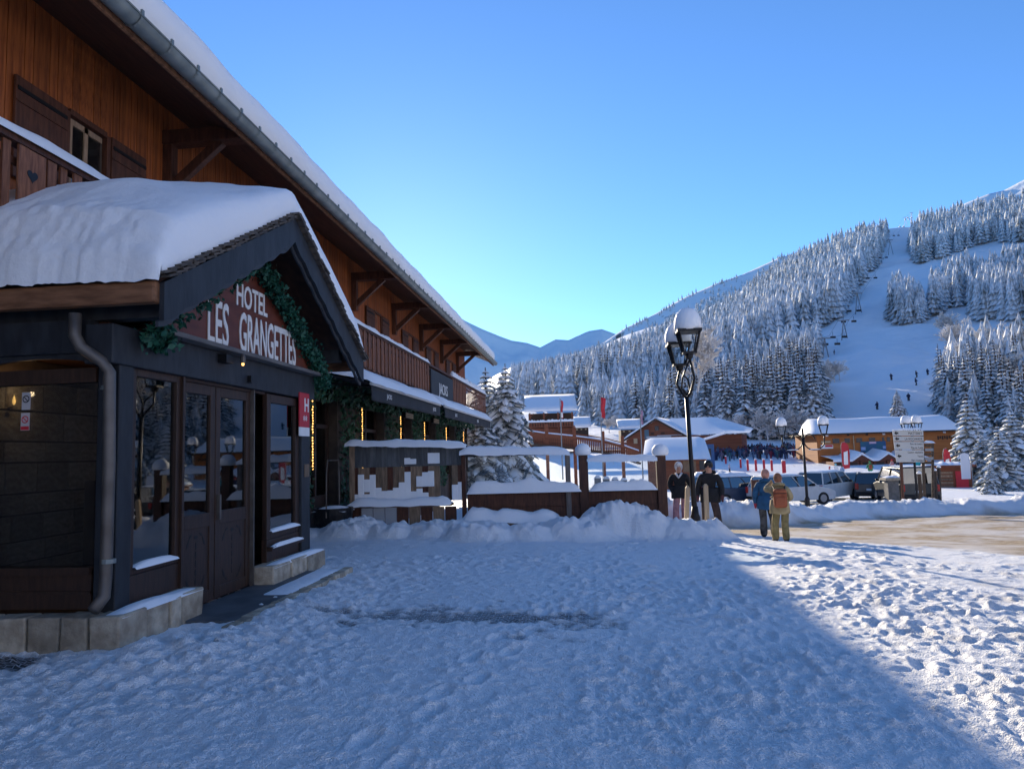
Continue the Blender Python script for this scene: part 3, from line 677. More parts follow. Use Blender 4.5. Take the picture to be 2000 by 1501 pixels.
# no smoking notices behind the side glass
for k, (px_, py_, lab) in enumerate(((51, 783, 'small grey no smoking notice on the porch side glass'), (49, 823, 'small no smoking notice with red caption on the porch side glass'))):
    c = at(px_, py_, Y=6.46); t = thing('notice', lab, 'sign', c)
    MB().bb(-.045, .045, 0, .004, -.085, .085).build('plate', mat('notice_plate', (.45, .42, .42), .5), t)
    MB().tube([(.032*math.cos(a), -.003, .02+.032*math.sin(a)) for a in np.linspace(0, 2*math.pi, 17)], .005, 4, cap=False).bar((-.022, -.003, .042), (.022, -.003, -.002), .006, .006).build('symbol', REDP if k else BLACK, t)
    if k: MB().bb(-.042, .042, -.002, 0, -.08, -.045).build('caption', REDP, t)
# stone plinths: each stone its own piece
pl = MB().bb(-9, -4.4, 6.4, 7.5, -.2, .26).bb(-9, -4.42, 9.8, 11.2, -.2, .2).build('plinth', INT, porch)
def stone(x0, x1, y0, y1, z0, z1, seed):
    r_ = np.random.default_rng(seed); g = .018
    o = MB().box(((x0+x1)/2, (y0+y1)/2, (z0+z1)/2), (x1-x0-g, y1-y0-g, z1-z0)).build('stone', STONE, pl, bev=.018)
    for v in o.data.vertices: v.co += Vector(r_.normal(0, .008, 3).tolist())
for i, (a, c) in enumerate([(6.2, 6.62), (6.62, 7.02), (7.02, 7.23), (7.23, 7.66)]): stone(-4.52, -4.22-.01*(i % 2), a, c, -.12, .345-.01*(i % 3), i)
for i, (a, c) in enumerate([(-4.8, -4.53), (-5.14, -4.81), (-5.52, -5.15), (-6.0, -5.53), (-6.5, -6.01)]): stone(a, c, 6.19+.01*(i % 2), 6.45, -.12, .345-.008*i, 10+i)
for i, (a, c) in enumerate([(9.36, 9.95), (9.95, 10.55), (10.55, 11.3)]): stone(-4.55, -4.2, a, c, -.25, .29-.012*i, 20+i)
drift('plinth_snow', -4.45, -4.23, 6.25, 7.64, .335, .045, pl, 14); drift('plinth_snow', -4.42, -4.21, 9.4, 11.25, .275, .04, pl, 15)
# slate landing with rough stone edge
st = tag(MB().bb(-4.5, -3.68, 7.3, 9.35, -.2, .055).bb(-4.36, -3.68, 9.35, 10.5, -.2, .05).build('doorstep', SLATE, bev=.01), 'dark slate doorstep edged with small rough stones', 'doorstep')
yy = 7.0; k = 0
while yy < 10.6:
    w_ = random.uniform(.12, .3)
    o = MB().box((-3.63+random.uniform(-.02, .02), yy+w_/2, -.02), (.14, w_-.015, .17)).build('edge_stone', STONE, st, bev=.015); yy += w_; k += 1
drift('snow', -4.1, -3.62, 8.6, 10.6, .05, .035, st, 17)
# gable wall, sign boards and lettering
AY, AZ = 9.23, 5.02; EL, ER, EZp = 6.2, 12.22, 3.42     # roof line at the front edge: apex and eaves
def rz(y): return AZ-(AZ-EZp)*abs(y-AY)/((AY-EL) if y < AY else (ER-AY))
gw = MB().prism([(6.9, 3.08), (11.7, 3.08), (AY, 4.78)], lambda u, v, w_: (XF-.12+w_, u, v), .06).build('gable_wall', DARKW, porch)
nb = 13; hb = 1.72/nb
for i in range(nb):
    z0 = 3.1+i*hb; z1 = z0+hb-.006; h = (4.72-z0)/1.64
    y0 = AY-2.2*h; y1 = AY+2.35*h
    if y1-y0 < .15: break
    MB().bb(XF-.058, XF-.03+.003*(i % 2), y0, y1, z0, z1).build('board', REDBOARD, gw)
sp_ = MB().prism([(7.12, 3.1), (11.25, 3.1), (10.1, 3.9), (9.35, 4.5), (8.9, 4.42), (8.1, 3.85)], lambda u, v, w_: (XF-.025+w_, u, v), .035).build('sign_board', mat('sign_board', (.10, .022, .012), .5, (.15, .036, .02), 3, stretch=(3, .6, 3)), porch, bev=.005)
text('lettering', 'HOTEL', .43, [(0, 1, 0), (0, 0, 1), (1, 0, 0), (XF+.018, 9.17, 3.72)], WHITE, sp_, .012, sx=.68, weight=.006)
text('lettering', 'LES', .78, [(0, 1, 0), (0, 0, 1), (1, 0, 0), (XF+.018, 8.27, 3.125)], WHITE, sp_, .012, sx=.47, weight=.008)
text('lettering', 'GRANGETTES', .74, [(0, 1, 0), (0, 0, 1), (1, 0, 0), (XF+.018, 9.72, 3.13)], WHITE, sp_, .012, sx=.40, weight=.008)
# little lamp and sensor under the sign
MB().bb(XF+.03, XF+.14, 8.25, 8.42, 2.9, 3.0).build('sensor', BLACK, porch)
MB().bb(XF+.03, XF+.08, 9.02, 9.1, 2.73, 2.82).build('sensor', BLACK, porch)
t = thing('sign_lamp', 'tiny lit copper lamp hung below the hotel lettering', 'lamp', (XF+.2, 8.55, 2.92))
MB().lathe([(.03, .0), (.035, .08), (.01, .12)], 8).build('shade', COPPER, t); MB().lathe([(.012, -.03), (.018, 0)], 6).build('bulb', BULB, t)
# bargeboards with scalloped lower edge
BXF = -3.9
for sgn, ye in ((-1, EL), (1, ER)):
    n_ = 34; top = []; bot = []
    for i in range(n_+1):
        u = i/n_; y = AY+(ye-AY)*u; top.append((y, rz(y)-.04)); bot.append((y, rz(y)-.36-.04*abs(math.sin(u*8*math.pi))-(.04*u)))
    MB().prism(top+bot[::-1], lambda u, v, w_: (BXF+w_, u, v), .05).build('bargeboard', NAVY, porch)
    MB().prism([(y, z-.0) for y, z in bot]+[(y, z-.06) for y, z in bot[::-1]], lambda u, v, w_: (BXF-.035+w_, u, v), .03).build('scalloped_trim', mat('trim_grey', (.035, .04, .05), .6), porch)
# roof boards, shingle edge, purlins
rf = MB()
for ye in (EL, ER):
    a = [(BXF-.02, AY, AZ-.06), (-9, AY, AZ-.06), (-9, ye, EZp-.06), (BXF-.02, ye, EZp-.06)]
    rf.add(a+[(x, y, z+.05) for x, y, z in a], [(0, 1, 2, 3), (7, 6, 5, 4), (0, 4, 5, 1), (1, 5, 6, 2), (2, 6, 7, 3), (3, 7, 4, 0)])
proof = rf.build('roof', SOFFIT, porch)
shm = MB().box((0, 0, 0), (.16, .21, .022)).build('shingle', SHING, proof).data
s0 = [o for o in proof.children][0]; s0.location = (BXF, AY-.1, rz(AY-.1)+.02)
for sgn, ye in ((-1, EL), (1, ER)):
    L = math.hypot(ye-AY, AZ-EZp); n_ = int(L/.13); ang = math.atan2(AZ-EZp, abs(ye-AY))
    for i in range(n_):
        u = (i+.5)/n_; y = AY+(ye-AY)*u
        for lay in range(2):
            inst('shingle', shm, proof, (BXF+.03+random.uniform(-.02, .02), y+lay*.05*sgn, rz(y)+.008+lay*.024+random.uniform(-.004, .006)), rot=(-sgn*(ang-.12), 0, random.uniform(-.08, .08)))
MB().bb(-9, BXF-.15, AY-.12, AY+.12, AZ-.32, AZ-.08).build('ridge_beam', NAVY, porch)
MB().bb(-9, BXF-.03, 6.42, 6.58, 3.1, 3.3).build('wall_plate', NAVY, porch); MB().bb(-9, BXF-.15, 11.5, 11.66, 3.3, 3.5).build('wall_plate', NAVY, porch)
fa = MB().bb(-9, BXF+.0, EL-.07, EL+.06, EZp-.24, EZp-.03).build('eave_board', LOGW, porch, bev=.03)
MB().bb(-9, BXF+.0, ER-.06, ER+.05, EZp-.2, EZp-.03).build('eave_board', LOGW, porch, bev=.02)
# deep snow on the porch roof, one continuous blanket over the ridge
us = np.concatenate([np.linspace(0, .25, 50)[:-1], np.linspace(.25, 1, 50)]); xs = np.concatenate([[BXF+.06, BXF+.065, BXF+.03, BXF-.05, BXF-.18], np.linspace(BXF-.26, -8.6, 130)])
P = np.zeros((len(xs), len(us), 3))
for j, u in enumerate(us):
    y = EL-.12+(ER-EL+.2)*u
    for i, x in enumerate(xs):
        yr = min(max(y, EL), ER); base = rz(yr)
        e = min((y-EL+.12), (ER+.08-y)); edge = min(1, max(0, e/.35))**.5
        fr = [0, .5, .85, .97, 1][i] if i < 5 else 1
        right = y > AY
        th = (.62 if not right else .56)*(1+.12*math.sin(x*1.1+y))
        bk = min(1, max(0, (BXF-x)/1.2)); th *= .78+.22*bk
        if not right: th += .16*math.exp(-((y-7.3)/.8)**2)*bk
        rid = -.05*math.exp(-((y-AY)/.4)**2)
        z = base+.03+(th+rid)*edge*fr
        if edge < .02: z = base-.03
        P[i, j] = (x, y, z)
nzz = fbm(P[:, :, 0]*.9, P[:, :, 1]*.9, 3, 77)*.04+perlin(P[:, :, 0]*5, P[:, :, 1]*3, 78)*.012
P[:, :, 2] += nzz*np.clip((P[:, :, 2]-4.0)*0+1, 0, 1)
crumb = np.clip(1-(P[:, :, 1]-EL)/.75, 0, 1)**.7*(perlin(P[:, :, 0]*3, P[:, :, 2]*3.5, 79)*.03+perlin(P[:, :, 0]*8, P[:, :, 2]*8, 80)*.028+perlin(P[:, :, 0]*19, P[:, :, 2]*17, 83)*.022)
P[:, :, 1] -= crumb; P[:, :, 2] += .5*crumb
P[0, :, 2] = [rz(min(max(EL-.12+(ER-EL+.2)*u, EL), ER))+.05 for u in us]
MB().grid(P).build('roof_snow', SNOWF, porch, smooth=True)
# downpipe from the eave to the plinth
c = [at(147, 612, Y=6.2), at(146, 655, Y=6.2), at(158, 678, Y=6.22), at(200, 706, Y=6.3), at(214, 726, Y=6.32), at(213, 900, Y=6.34), at(207, 1120, Y=6.34), at(203, 1165, Y=6.31), at(182, 1192, Y=6.2)]
dp = thing('downpipe', 'old copper downpipe bent round the porch corner', 'downpipe', (0, 0, 0))
MB().tube(c, .055, 12).build('pipe', COPPER, dp, smooth=True)
for py_ in (757, 1095): q = at(212, py_, Y=6.34); MB().lathe([(.064, -.02), (.064, .02)], 12, q).bar(q, q+np.array([-.12, .06, 0]), .02, .02).build('clamp', ZINC, dp)
# garland of fir round the sign
def strand(name, pts, n_, rad, size, seed, label, group):
    pts = np.array(pts, float)
    def fn(r_):
        t = r_.uniform(0, len(pts)-1.001); i = int(t); p = pts[i]+(pts[i+1]-pts[i])*(t-i); o = r_.normal(0, rad, 3); return p+o, o
    V, Fq = leaves(n_, fn, size, seed)
    tag(npmesh(name, V, Fq, mat('garland_green', (.008, .06, .04), .6, (.02, .12, .08), 15), smooth=False), label, 'garland', group)
gx_ = XF+.12
strand('garland', [(gx_, 9.2, 4.4), (gx_, 9.6, 4.12), (gx_, 10.1, 3.9), (gx_, 10.6, 3.6), (gx_, 11.05, 3.4), (gx_, 11.5, 3.05), (gx_, 11.45, 2.95)], 3000, .062, .065, 61, 'thick green fir garland down the right side of the hotel lettering', 'garlands on the porch')
strand('garland', [(gx_+.3, 8.7, 4.4), (gx_+.3, 8.3, 4.0), (gx_+.3, 7.6, 3.65), (gx_+.3, 7.1, 3.28), (gx_+.2, 6.6, 3.0)], 260, .04, .07, 62, 'thin green garland under the left bargeboard of the porch', 'garlands on the porch')
strand('garland', [(XF+.12, 6.75, 2.98), (XF+.12, 7.05, 2.98)], 300, .06, .08, 63, 'small tuft of green garland on the porch corner post', 'garlands on the porch')
# classification plate
t = thing('hotel_plaque', 'red hotel rating plate with white H on the porch post', 'sign', (0, 0, 0))
MB().bb(XF+.03, XF+.045, 10.72, 11.12, 2.2, 2.74).build('plate', REDP, t)
MB().bb(XF+.03, XF+.046, 10.72, 11.12, 2.06, 2.198).build('lower_strip', WHITE, t)
text('lettering', 'H', .3, [(0, 1, 0), (0, 0, 1), (1, 0, 0), (XF+.047, 11.0, 2.45)], WHITE, t, .004, sx=.9, weight=.006)
text('stars', '**', .2, [(0, 1, 0), (0, 0, 1), (1, 0, 0), (XF+.047, 10.94, 2.24)], WHITE, t, .004)
t = tag(MB().bb(XF+.022, XF+.03, 10.96, 11.14, 1.42, 1.62).build('notice', WEATH), 'small brown notice on the porch end post', 'sign')
# ------------------------------------------------------------------ terrace wind screens
FY = 17.3
tz = g1(-3, 17.6)
scr = thing('terrace_screen', 'weathered board screen plastered with blown snow beside the barrel planter', 'screen', (0, 0, 0))
xa, xb = -5.75, -2.98; n_ = 19; bwid = (xb-xa)/n_
def ftop(x): return np.interp(x, [-5.8, -2.9, -.5, 0, 1.8], [2.05, 1.92, 1.62, 1.62, 1.5])
for i in range(n_):
    x0 = xa+i*bwid; t_ = ftop(x0)
    MB().bb(x0+.004, x0+bwid-.004, FY-.015-.006*(i % 2), FY+.01, 1.45, t_).build('board', mat('slate_boards', (.07, .075, .08), .7, (.12, .125, .13), 4, stretch=(4, 4, .6), rnd=.2), scr)
    if not 15 <= i <= 16: MB().bb(x0+.004, x0+bwid-.004, FY-.02-.006*((i+1) % 2), FY+.012, .6, 1.445).build('board', WEATH if i % 3 else DARKW, scr)
MB().bb(xa-.06, xa+.06, FY-.09, FY+.05, -.3, 2.1).build('post', WEATH, scr, bev=.01)
MB().bb(xb-.05, xb+.05, FY-.07, FY+.05, -.3, 2.0).build('post', DARKW, scr, bev=.01)
MB().bb(xa, xb-.25, FY-.42, FY-.03, .5, .56).build('ledge', WEATH, scr, bev=.008)
for i in range(9):
    x0 = xa+.05+i*.29
    MB().bb(x0, x0+.27, FY-.4, FY-.37, -.3, .49).build('board', mat('pale_sheet', (.35, .36, .38), .6) if i in (1, 2, 3) else (WEATH if i % 2 else DARKW), scr)
def driftx(name, x0, x1, y0, y1, zf, h, parent, seed=1, m=None, nx=None, over=0.):
    """rounded strip of snow on a ledge that runs along X; zf(x) is the ledge height"""
    nx = nx or max(8, int((x1-x0)*9)); xs = np.linspace(x0, x1, nx); u = np.linspace(-1, 1, 9)
    P = np.zeros((nx, 9, 3)); ef = np.clip(np.minimum(np.arange(nx), nx-1-np.arange(nx))/2., 0, 1)**.5
    hh = h*(.85+.5*fbm(xs*1.7, np.full(nx, seed*1.3), 3, seed))*ef
    for j in range(9):
        P[:, j, 0] = xs; P[:, j, 1] = (y0+y1)/2+u[j]*(y1-y0)/2*(1+.12*perlin(xs*4, np.full(nx, j*.4), seed))
        P[:, j, 2] = np.array([zf(x) for x in xs])+hh*(1-abs(u[j])**3)-(over*(.6+.8*np.abs(perlin(xs*2.5, np.full(nx, .5), seed+3))) if j == 0 else 0)
    return MB().grid(P).build(name, m or SNOWF, parent, smooth=True)
driftx('snow', xa-.15, xb+.1, FY-.2, FY+.15, ftop, .13, scr, 5, over=.1)
driftx('snow', xa-.02, xb-.25, FY-.48, FY-.03, lambda x: .56, .17, scr, 6, over=.05)
# wind-packed snow stuck to the boards, stepped along the board joints
rp = np.random.default_rng(3)
for (i0, i1, z0, z1) in [(0, 6.5, .58, .95), (1.2, 3.4, .85, 1.28), (7.6, 9.2, .58, 1.25), (8.6, 12.5, .58, .92), (11., 13.2, .95, 1.3), (9.8, 10.6, 1.5, 1.66), (13.6, 14.5, 1.5, 1.74), (17.2, 18.8, .6, 1.05)]:
    mb = MB(); i = int(i0)
    while i < i1:
        h_ = z1+rp.uniform(-.16, .06)*(z1-z0)/.35
        mb.box((xa+(i+.5)*bwid, FY-.04, (z0+h_)/2), (bwid+.004, .035+.012*rp.random(), h_-z0)); i += 1
    o = mb.build('stuck_snow', SNOWF, scr); o['kind'] = 'stuff'
    b2 = o.modifiers.new('b', 'BEVEL'); b2.width = .012; b2.segments = 2
# glazed section
g2 = thing('terrace_screen', 'glazed terrace screen with brown panel base between grey and brown posts', 'screen', (0, 0, 0))
def panelbase(t, x0, x1, z0, z1):
    mb = MB().bb(x0, x1, FY-.02, FY+.03, z0, z1); mb.build('base_panel', DARKW, t)
    k = 3; h = (z1-z0)/k
    for i in range(k): MB().bb(x0, x1, FY-.045, FY-.022, z0+i*h+.004, z0+(i+1)*h-.004).build('plank', DARKW, t, bev=.004)
    MB().bb(x0, x1, FY-.07, FY+.06, z1, z1+.05).build('sill', DARKW, t)
panelbase(g2, -2.9, -.12, -.2, .72)
MB().bb(-2.9, -.55, FY-.004, FY+.004, .77, 1.62).build('pane', CLEAR, g2)
MB().bb(-2.93, -.5, FY-.05, FY+.05, 1.63, 1.69).build('top_rail', NAVY, g2)
driftx('snow', -3.05, -.4, FY-.22, FY+.15, lambda x: np.interp(x, [-3, -.4], [1.78, 1.69]), .14, g2, 7, over=.12)
MB().bb(-.52, -.4, FY-.13, FY-.02, -.35, 1.62).build('post', mat('grey_timber', (.13, .11, .1), .8, (.2, .17, .15), 5, stretch=(5, 5, .7)), g2, bev=.01)
driftx('snow', -2.9, -.15, FY-.22, FY+.02, lambda x: .75, .32, g2, 8)
bn = thing('bench', 'low plank bench under thick snow in front of the glazed screen', 'bench', (0, 0, 0))
for i in range(14):
    x0 = -2.85+i*.165; MB().bb(x0+.003, x0+.162, FY-.75, FY-.72, -.35, .1-.1*i/14).build('plank', WEATH if i % 2 else PICKET, bn)
sb = MB(); sb.add([(-2.9, FY-.8, .13), (-.55, FY-.8, .02), (-.55, FY-.15, .02), (-2.9, FY-.15, .13), (-2.9, FY-.8, .18), (-.55, FY-.8, .07), (-.55, FY-.15, .07), (-2.9, FY-.15, .18)], [(0, 1, 2, 3), (7, 6, 5, 4), (0, 4, 5, 1), (1, 5, 6, 2), (2, 6, 7, 3), (3, 7, 4, 0)]); sb.build('seat', WEATH, bn)
driftx('snow', -2.95, -.6, FY-.82, FY-.1, lambda x: np.interp(x, [-2.9, -.6], [.19, .08]), .3, bn, 10, over=.03)
g3 = thing('terrace_screen', 'glazed terrace screen between two thick brown posts with icicled snow cap', 'screen', (0, 0, 0))
for x0 in (-.2, 1.62):
    MB().bb(x0, x0+.22, FY-.12, FY+.1, -.6, 1.62 if x0 < 0 else 1.55).build('post', DARKW, g3, bev=.012)
    MB().lathe([(.17, 0), (.2, .06), (.19, .16), (.12, .25), (.02, .28)], 12, (x0+.11, FY, 1.6 if x0 < 0 else 1.54)).build('snow', SNOWF, g3, smooth=True)
panelbase(g3, .02, 1.62, -.2, .72)
MB().bb(.02, 1.62, FY-.004, FY+.004, .77, 1.45).build('pane', CLEAR, g3)
MB().bb(.02, 1.62, FY-.03, FY+.03, 1.45, 1.5).build('top_rail', NAVY, g3)
driftx('snow', 0, 1.64, FY-.2, FY+.16, lambda x: 1.5, .1, g3, 12, over=.1)
driftx('snow', 0.02, 1.62, FY-.24, FY-.0, lambda x: .75, .26, g3, 13)
ice = MB()
for x in np.linspace(.1, 1.55, 15): L = random.uniform(.04, .14); ice.lathe([(.001, -L), (.012, 0)], 5, (x, FY-.17, 1.47))
ice.build('icicles', mat('ice', (.7, .75, .8), .15), g3)['kind'] = 'stuff'
# side return of the terrace with small fir, snow-covered tables and stacked boards behind the glass
def snowtable(x, y, lab, sx=1.3, sy=.8):
    z = g1(x, y); t = thing('terrace_table', lab, 'table', (x, y, z), group='tables on the terrace')
    MB().bb(-sx/2, sx/2, -sy/2, sy/2, .7, .74).build('top', WEATH, t)
    for a in (-1, 1):
        for b_ in (-1, 1): MB().bb(a*sx*.42-.03, a*sx*.42+.03, b_*sy*.4-.03, b_*sy*.4+.03, 0, .7).build('leg', DARKW, t)
    driftx('snow', -sx/2, sx/2, -sy/2, sy/2, lambda q: .74, .3, t, int(x*10) % 50)
snowtable(-2.2, 20.5, 'snow heaped wooden table behind the glazed screen base'); snowtable(-.9, 22.5, 'snow heaped wooden table beside the row of stacked boards'); snowtable(.9, 20.8, 'snow heaped table behind the icicled screen')
for k in range(6):
    x = .3+k*.26; z = g1(x, 22)
    t = thing('folded_chair', 'folded grey slatted chair leaning in a snowy row behind the terrace glass', 'chair', (x, 22, z), group='folded chairs on the terrace')
    MB().bb(-.1, .1, -.03, .03, 0, 1.28).build('back', GREYP, t); driftx('snow', -.11, .11, -.06, .06, lambda q: 1.28, .09, t, k+3, nx=8)
MB_ = MB().bb(-5.7, -5.5, 18, 26, -.4, .7); tag(MB_.build('terrace_wall', DARKW), 'low dark timber kerb along the hotel side of the terrace', 'wall')

# ------------------------------------------------------------------ street lamp with two lanterns
def lantern(t, x, y, z, s=1.):
    gl = MB(); fr = MB()
    b, tp, h = .11*s, .19*s, .38*s
    for sx, sy in ((-1, -1), (1, -1), (1, 1), (-1, 1)):
        fr.bar((x+sx*b, y+sy*b, z), (x+sx*tp, y+sy*tp, z+h), .03*s, .03*s)
    fr.bb(x-b-.02*s, x+b+.02*s, y-b-.02*s, y+b+.02*s, z-.03*s, z+.01*s); fr.bb(x-tp-.04*s, x+tp+.04*s, y-tp-.04*s, y+tp+.04*s, z+h, z+h+.05*s)
    fr.lathe([(.02*s, -.14*s), (.07*s, -.1*s), (.08*s, -.03*s)], 8, (x, y, z))
    L = fr.build('lantern', BLACK, t)
    v = [(x+sx*b*.95, y+sy*b*.95, z+.01) for sx, sy in ((-1, -1), (1, -1), (1, 1), (-1, 1))]+[(x+sx*tp*.95, y+sy*tp*.95, z+h) for sx, sy in ((-1, -1), (1, -1), (1, 1), (-1, 1))]
    gl.add(v, [(0, 1, 5, 4), (1, 2, 6, 5), (2, 3, 7, 6), (3, 0, 4, 7)]); gl.build('pane', CLEAR, L)
    P = MB().lathe([(.24*s, h+.04*s), (.26*s, h+.1*s), (.25*s, h+.24*s), (.21*s, h+.36*s), (.13*s, h+.45*s), (.02*s, h+.48*s)], 16, (x, y, z)); P.build('snow_cap', SNOWF, L, smooth=True)
lp, ld_ = onground(1358, 1027)
LY = 17.55; base = at(1359, 1030, Y=LY); top = at(1341, 775, Y=LY)
lamp = thing('street_lamp', 'tall black leaning street lamp with two snow capped lanterns beside the terrace', 'street lamp', base)
dv = top-base
MB().tube([(0, 0, -.4), (0, 0, 0), dv*.5, dv], [.075, .07, .055, .05], 12).build('post', BLACK, lamp, smooth=True)
MB().lathe([(.12, -.3), (.12, .25), (.09, .32), (.075, .5)], 12).build('foot', BLACK, lamp, smooth=True)
for k, (lx, ly, lz_) in enumerate(((at(1346, 688, Y=LY-.25)), (at(1327, 712, Y=LY+.45)))):
    o = np.array([lx, ly, lz_])-base; m_ = dv+np.array([.0, 0, -.05]); e_ = o-np.array([0, 0, .12])
    side = np.array([.17 if k == 0 else -.17, 0, 0])
    MB().tube([m_, m_+side*.6+np.array([0, 0, .15]), m_+side*.9+(e_-m_)*.5, e_], [.03, .032, .03, .028], 8).build('arm', BLACK, lamp, smooth=True)
    MB().tube([m_+np.array([0, 0, .1]), m_-side*.7+np.array([0, (-.1 if k == 0 else .2), .25]), m_-side*.55+np.array([0, (-.15 if k == 0 else .3), .5]), e_-np.array([0, 0, .05])], .022, 8).build('scroll', BLACK, lamp, smooth=True)
    lantern(lamp, *o, 1.25)
# frosted bough decoration behind the lanterns
def twigs(n_, fn, seed, L=.5, w=.02):
    r_ = np.random.default_rng(seed); V = []; Fq = []
    for i in range(n_):
        c, d = fn(r_); d = np.array(d, float); d /= np.linalg.norm(d)+1e-9; q = r_.normal(0, 1, 3); s_ = np.cross(d, q); s_ /= np.linalg.norm(s_)+1e-9
        l_ = L*r_.uniform(.4, 1.2); c = np.array(c); k = len(V); ww = w*r_.uniform(.6, 1.4)
        V += [c-s_*ww, c+s_*ww, c+d*l_+s_*ww*.4, c+d*l_-s_*ww*.4]; Fq.append((k, k+1, k+2, k+3))
    return np.array(V), np.array(Fq)
cb = at(1372, 680, Y=LY+.5)
def frosted(seed, n1=9, spread=.55, wmin=.008):
    q = np.random.default_rng(seed); V = []; Fc = []
    def seg(a, b_, w0, w1):
        d = b_-a; s1 = np.cross(d, (0, 0, 1.)) if abs(d[2]) < .9*np.linalg.norm(d) else np.cross(d, (1., 0, 0)); s1 /= np.linalg.norm(s1)+1e-9; s2 = np.cross(d, s1); s2 /= np.linalg.norm(s2)+1e-9
        for s_ in (s1, s2):
            k = len(V); V.extend([a-s_*w0, a+s_*w0, b_+s_*w1, b_-s_*w1]); Fc.append((k, k+1, k+2, k+3))
    def grow(a, d, L, w_, lev):
        b_ = a+d*L; seg(a, b_, w_, w_*.65)
        if lev == 0: return
        for k in range(n1 if lev == 4 else q.integers(3, 6)):
            f_ = q.uniform(.35, 1); nd = d+q.normal(0, spread, 3); nd[2] += .12; nd /= np.linalg.norm(nd); grow(a+d*L*f_, nd, L*q.uniform(.5, .75), max(wmin, w_*.55), lev-1)
    grow(np.zeros(3), np.array([0, 0, 1.]), .42, .02, 4)
    return np.array(V), np.array(Fc)
V, Fq = frosted(41, 9, .55, .011); V = V*np.array([1.5, 1.1, 1.75]); V[:, 0] += .2*V[:, 2]; V = V+at(1362, 765, Y=LY+.5)
tag(npmesh('frosted_bough', V, Fq, FROST, smooth=False), 'bushy frost covered bough decoration fixed behind the street lamp lanterns', 'decoration')
# marker stakes
for (px_, py_, pt, wh) in ((1337, 1024, 952, 'left of the street lamp foot'), (1381, 1036, 948, 'right of the street lamp foot')):
    b_ = at(px_, py_, Y=17.3 if px_ < 1360 else 17.0); t_ = at(px_+(6 if px_ < 1360 else -3), pt, Y=17.3 if px_ < 1360 else 17.0)
    t = thing('stake', 'pale square timber stake standing '+wh, 'stake', b_, group='timber stakes')
    MB().bar((0, 0, -.5)+np.zeros(3), t_-b_, .1, .1, up=(0, 1, 0)).build('shaft', mat('fresh_timber', (.42, .29, .17), .7, (.55, .4, .25), 6, stretch=(5, 5, .6)), t, bev=.008)
    MB().box(t_-b_+np.array([0, 0, .02]), (.1, .1, .045), taper=.4).build('tip', MATS['fresh_timber'], t)
# ------------------------------------------------------------------ people
def skinmesh(joints, edges, rad, seg_mat, mats, sub=2, name='body'):
    names = list(joints); me = bpy.data.meshes.new(name); me.from_pydata([joints[k] for k in names], [(names.index(a), names.index(b_)) for a, b_ in edges], [])
    o = bpy.data.objects.new(name, me); COL.objects.link(o)
    sk = o.modifiers.new('skin', 'SKIN'); sk.branch_smoothing = .6; sk.use_smooth_shade = True
    for i, k in enumerate(names):
        r_ = rad[k]; r_ = r_ if hasattr(r_, '__len__') else (r_, r_)
        me.skin_vertices[0].data[i].radius = r_; me.skin_vertices[0].data[i].use_root = (k == 'pelvis')
    ss = o.modifiers.new('sub', 'SUBSURF'); ss.levels = sub; ss.render_levels = sub
    dg = bpy.context.evaluated_depsgraph_get(); dg.update()
    out = bpy.data.meshes.new_from_object(o.evaluated_get(dg)); bpy.data.objects.remove(o)
    out.materials.clear()
    for q in mats: out.materials.append(q)
    A_ = np.array([joints[a] for a, b_ in edges], float); B_ = np.array([joints[b_] for a, b_ in edges], float); D = B_-A_; L2 = (D**2).sum(1)+1e-9
    C = np.array([p.center for p in out.polygons])
    t = np.clip(((C[:, None]-A_)*D).sum(2)/L2, 0, 1); d = np.linalg.norm(C[:, None]-(A_+D*t[..., None]), axis=2)
    sid = d.argmin(1); out.polygons.foreach_set('material_index', [seg_mat[edges[i]] for i in sid])
    out.polygons.foreach_set('use_smooth', [True]*len(out.polygons)); out.name = name
    return out
def cloth(nm, c, c2=None):
    if 'cloth_'+nm in MATS: return MATS['cloth_'+nm]
    return mat('cloth_'+nm, c, .85, c2 or tuple(v*1.6 for v in c), 7, bump=.035, bscale=7)
SKIN = mat('skin', (.5, .27, .19), .6)
